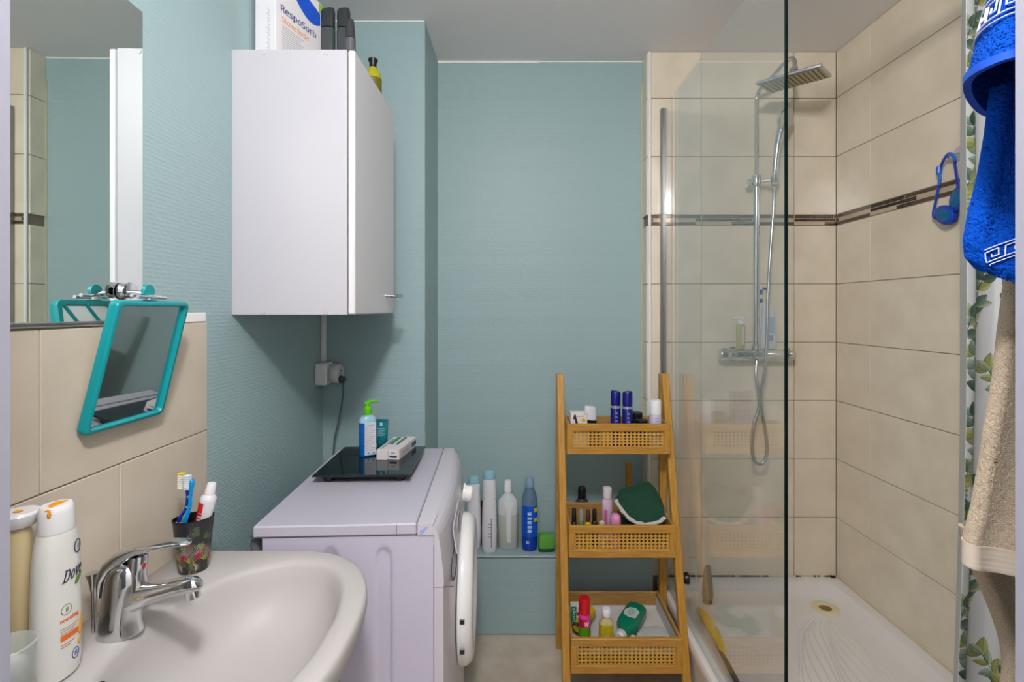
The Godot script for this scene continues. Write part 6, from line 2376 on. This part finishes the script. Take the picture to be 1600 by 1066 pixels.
	s.oval([[0.002, 0.014, 0.014], [0.014, 0.014, 0.014], [0.024, 0.020, 0.017], [0.045, 0.036, 0.0235, 2.8], [0.065, 0.0385, 0.025, 3.0], [0.152, 0.0385, 0.025, 3.0], [0.170, 0.036, 0.0235, 2.6], [0.176, 0.026, 0.016]], 40, mb)
	part("body", s, mt(c8(0, 122, 90), 0.1), t)
	s = Sh.new()
	s.extrude(PackedVector2Array([Vector2(-0.022, 0.078), Vector2(0.0, 0.070), Vector2(0.024, 0.076), Vector2(0.026, 0.118), Vector2(0.006, 0.132), Vector2(-0.014, 0.126), Vector2(-0.026, 0.104)]), 0.0008, Transform3D(mb.basis, mb.basis.z * 0.0250))
	part("label", s, mt(c8(190, 206, 198), 0.4), t)
	s = Sh.new()
	for k in 5:
		s.box(mb.basis * Vector3(0.0, 0.086 + 0.008 * k, 0.0261), Vector3(0.028 - 0.004 * absf(k - 2), 0.002, 0.0004), 0.0, mb.basis)
	part("fine_print", s, mt(c8(90, 120, 110), 0.5), t)
	s = Sh.new()
	s.lathe([Vector2(0, -0.024), Vector2(0.017, -0.024), Vector2(0.0205, -0.020), Vector2(0.0205, 0.001), Vector2(0.017, 0.002), Vector2(0, 0.002)], 32, mb)
	part("cap", s, mt(c8(206, 214, 210), 0.3), t)
	t = thing("small_white_lid", "small white lid standing between the mouthwash bottle and the clear bottle", "lid", V(0.408, y, 1.692))
	s = Sh.new()
	cyl(s, 0.011, 0.0, 0.042, 0.003)
	part("body", s, M.white, t)
	t = thing("clear_bottle", "clear plastic bottle lying flat at the shower end of the lowest basket", "bottle", V(0.480, y, 1.722))
	s = Sh.new()
	var lie := Transform3D(Basis(Vector3(0, 0, 1), -PI / 2) * Basis(Vector3(0, 1, 0), 0.0), Vector3(-0.05, 0.0245, 0))
	s.oval([[0.0, 0.010, 0.010], [0.006, 0.012, 0.012], [0.018, 0.020, 0.030, 2.6], [0.085, 0.024, 0.034, 3.0], [0.098, 0.021, 0.030, 2.6], [0.102, 0.014, 0.018]], 40, lie)
	part("body", s, mt(Color(0.80, 0.83, 0.83, 0.4), 0.12, 0.0, {"transparency": BaseMaterial3D.TRANSPARENCY_ALPHA}), t)


func build_shower_things() -> void:
	var s: Sh
	var y := -0.1652
	# white bottle on the mixer, behind the hose
	var t := thing("shampoo_bottle", "white shampoo bottle with a pale blue label on the shower mixer, behind the hose", "bottle", V(1.060, y, 2.040), -0.1)
	s = Sh.new()
	s.oval([[0, 0.026, 0.017], [0.003, 0.029, 0.020], [0.05, 0.0305, 0.021], [0.12, 0.0275, 0.020], [0.165, 0.0235, 0.018], [0.182, 0.016, 0.014], [0.186, 0.009, 0.009]], 36)
	part("body", s, mt(c8(214, 214, 220), 0.3), t)
	s = Sh.new()
	s.patch(1.0, 0.065, 0.135, -0.75, 0.55, 0.0006, 14, 0.0302, 0.0212)
	part("label", s, mt(c8(160, 184, 220), 0.4), t)
	s = Sh.new()
	for k in 8:
		s.patch(1.0, 0.036, 0.058, -0.5 + 0.11 * k, -0.5 + 0.11 * k + (0.05 if k % 2 else 0.07), 0.0007, 2, 0.0306, 0.0214)
	part("barcode", s, mt(c8(50, 60, 130), 0.4), t)
	# blue and white razor handle behind the riser
	t = thing("blue_brush", "blue and white striped handle standing behind the riser pipe on the shower mixer", "brush", V(1.034, y, 2.060))
	s = Sh.new()
	cyl(s, 0.0095, 0.0, 0.262, 0.003)
	part("handle", s, mt(c8(222, 224, 232), 0.3), t)
	for e in [[0.194, 0.212], [0.228, 0.250]]:
		s = Sh.new()
		cyl(s, 0.0105, e[0], e[1], 0.001)
		part("blue_band", s, mt(c8(20, 40, 150), 0.3), t)
	s = Sh.new()
	s.tube([Vector3(0.004, 0.2555, 0), Vector3(0.028, 0.2535, 0.002)], 0.0045, 10)
	part("hook", s, mt(c8(20, 40, 150), 0.3), t)
	# small soap pump
	t = thing("soap_pump_bottle", "small clear amber soap bottle with a white pump, standing on the shower mixer bar", "bottle", V(0.938, y, 2.030), 0.2)
	s = Sh.new()
	s.oval([[0, 0.0165, 0.013], [0.002, 0.018, 0.0145], [0.09, 0.0185, 0.0145], [0.102, 0.0165, 0.013], [0.106, 0.010, 0.010]], 30)
	part("body", s, mt(c8(186, 178, 120), 0.1), t)
	s = Sh.new()
	s.patch(1.0, 0.02, 0.095, -0.3, 0.5, 0.0006, 10, 0.0187, 0.0147)
	part("label", s, mt(c8(206, 204, 192), 0.35), t)
	s = Sh.new()
	s.lathe([Vector2(0, 0.105), Vector2(0.0115, 0.105), Vector2(0.0115, 0.118), Vector2(0.005, 0.120), Vector2(0.005, 0.128), Vector2(0, 0.128)], 20)
	s.tube([Vector3(0.010, 0.128, 0), Vector3(-0.01, 0.130, 0), Vector3(-0.045, 0.126, 0.008)], [0.006, 0.006, 0.0042], 10)
	part("pump", s, M.white, t)
	# tube in the tray's corner
	t = thing("grey_tube", "grey-green tube with a dark cap standing in the shower tray by the glass", "tube", V(0.772, -1.1798, 1.960), 0.3)
	s = Sh.new()
	cyl(s, 0.019, 0, 0.018)
	part("cap", s, M.black, t)
	s = Sh.new()
	s.oval([[0.0182, 0.020, 0.019], [0.025, 0.0225, 0.021], [0.08, 0.022, 0.014], [0.135, 0.0165, 0.003], [0.15, 0.0120, 0.0012]], 30)
	part("body", s, mt(c8(120, 120, 104), 0.35), t)
	# squeegee lying along the glass
	t = thing("yellow_squeegee", "yellow squeegee with a long black handle lying along the glass in the shower tray", "squeegee", V(0.705, -1.174, 1.76))
	s = Sh.new()
	var path := []
	var rad := []
	for k in 15:
		var u := k / 14.0
		path.append(V(lerpf(0.7135, 0.7035, u) + 0.006 * sin(u * PI), -1.1665 + 0.010 * sin(u * PI), lerpf(1.90, 1.645, u)) - t.position)
		rad.append(0.006 + 0.014 * sin(PI * clampf(u * 0.9 + 0.08, 0, 1)))
	s.tube(path, rad, 14, 0.5)
	part("yellow_blade", s, mt(c8(222, 188, 10), 0.35), t)
	s = Sh.new()
	s.tube([V(0.702, -1.1685, 1.70) - t.position, V(0.698, -1.1685, 1.60) - t.position, V(0.6925, -1.1685, 1.50) - t.position, V(0.688, -1.1685, 1.36) - t.position], [0.005, 0.0085, 0.0085, 0.007], 12)
	part("handle", s, M.black, t)
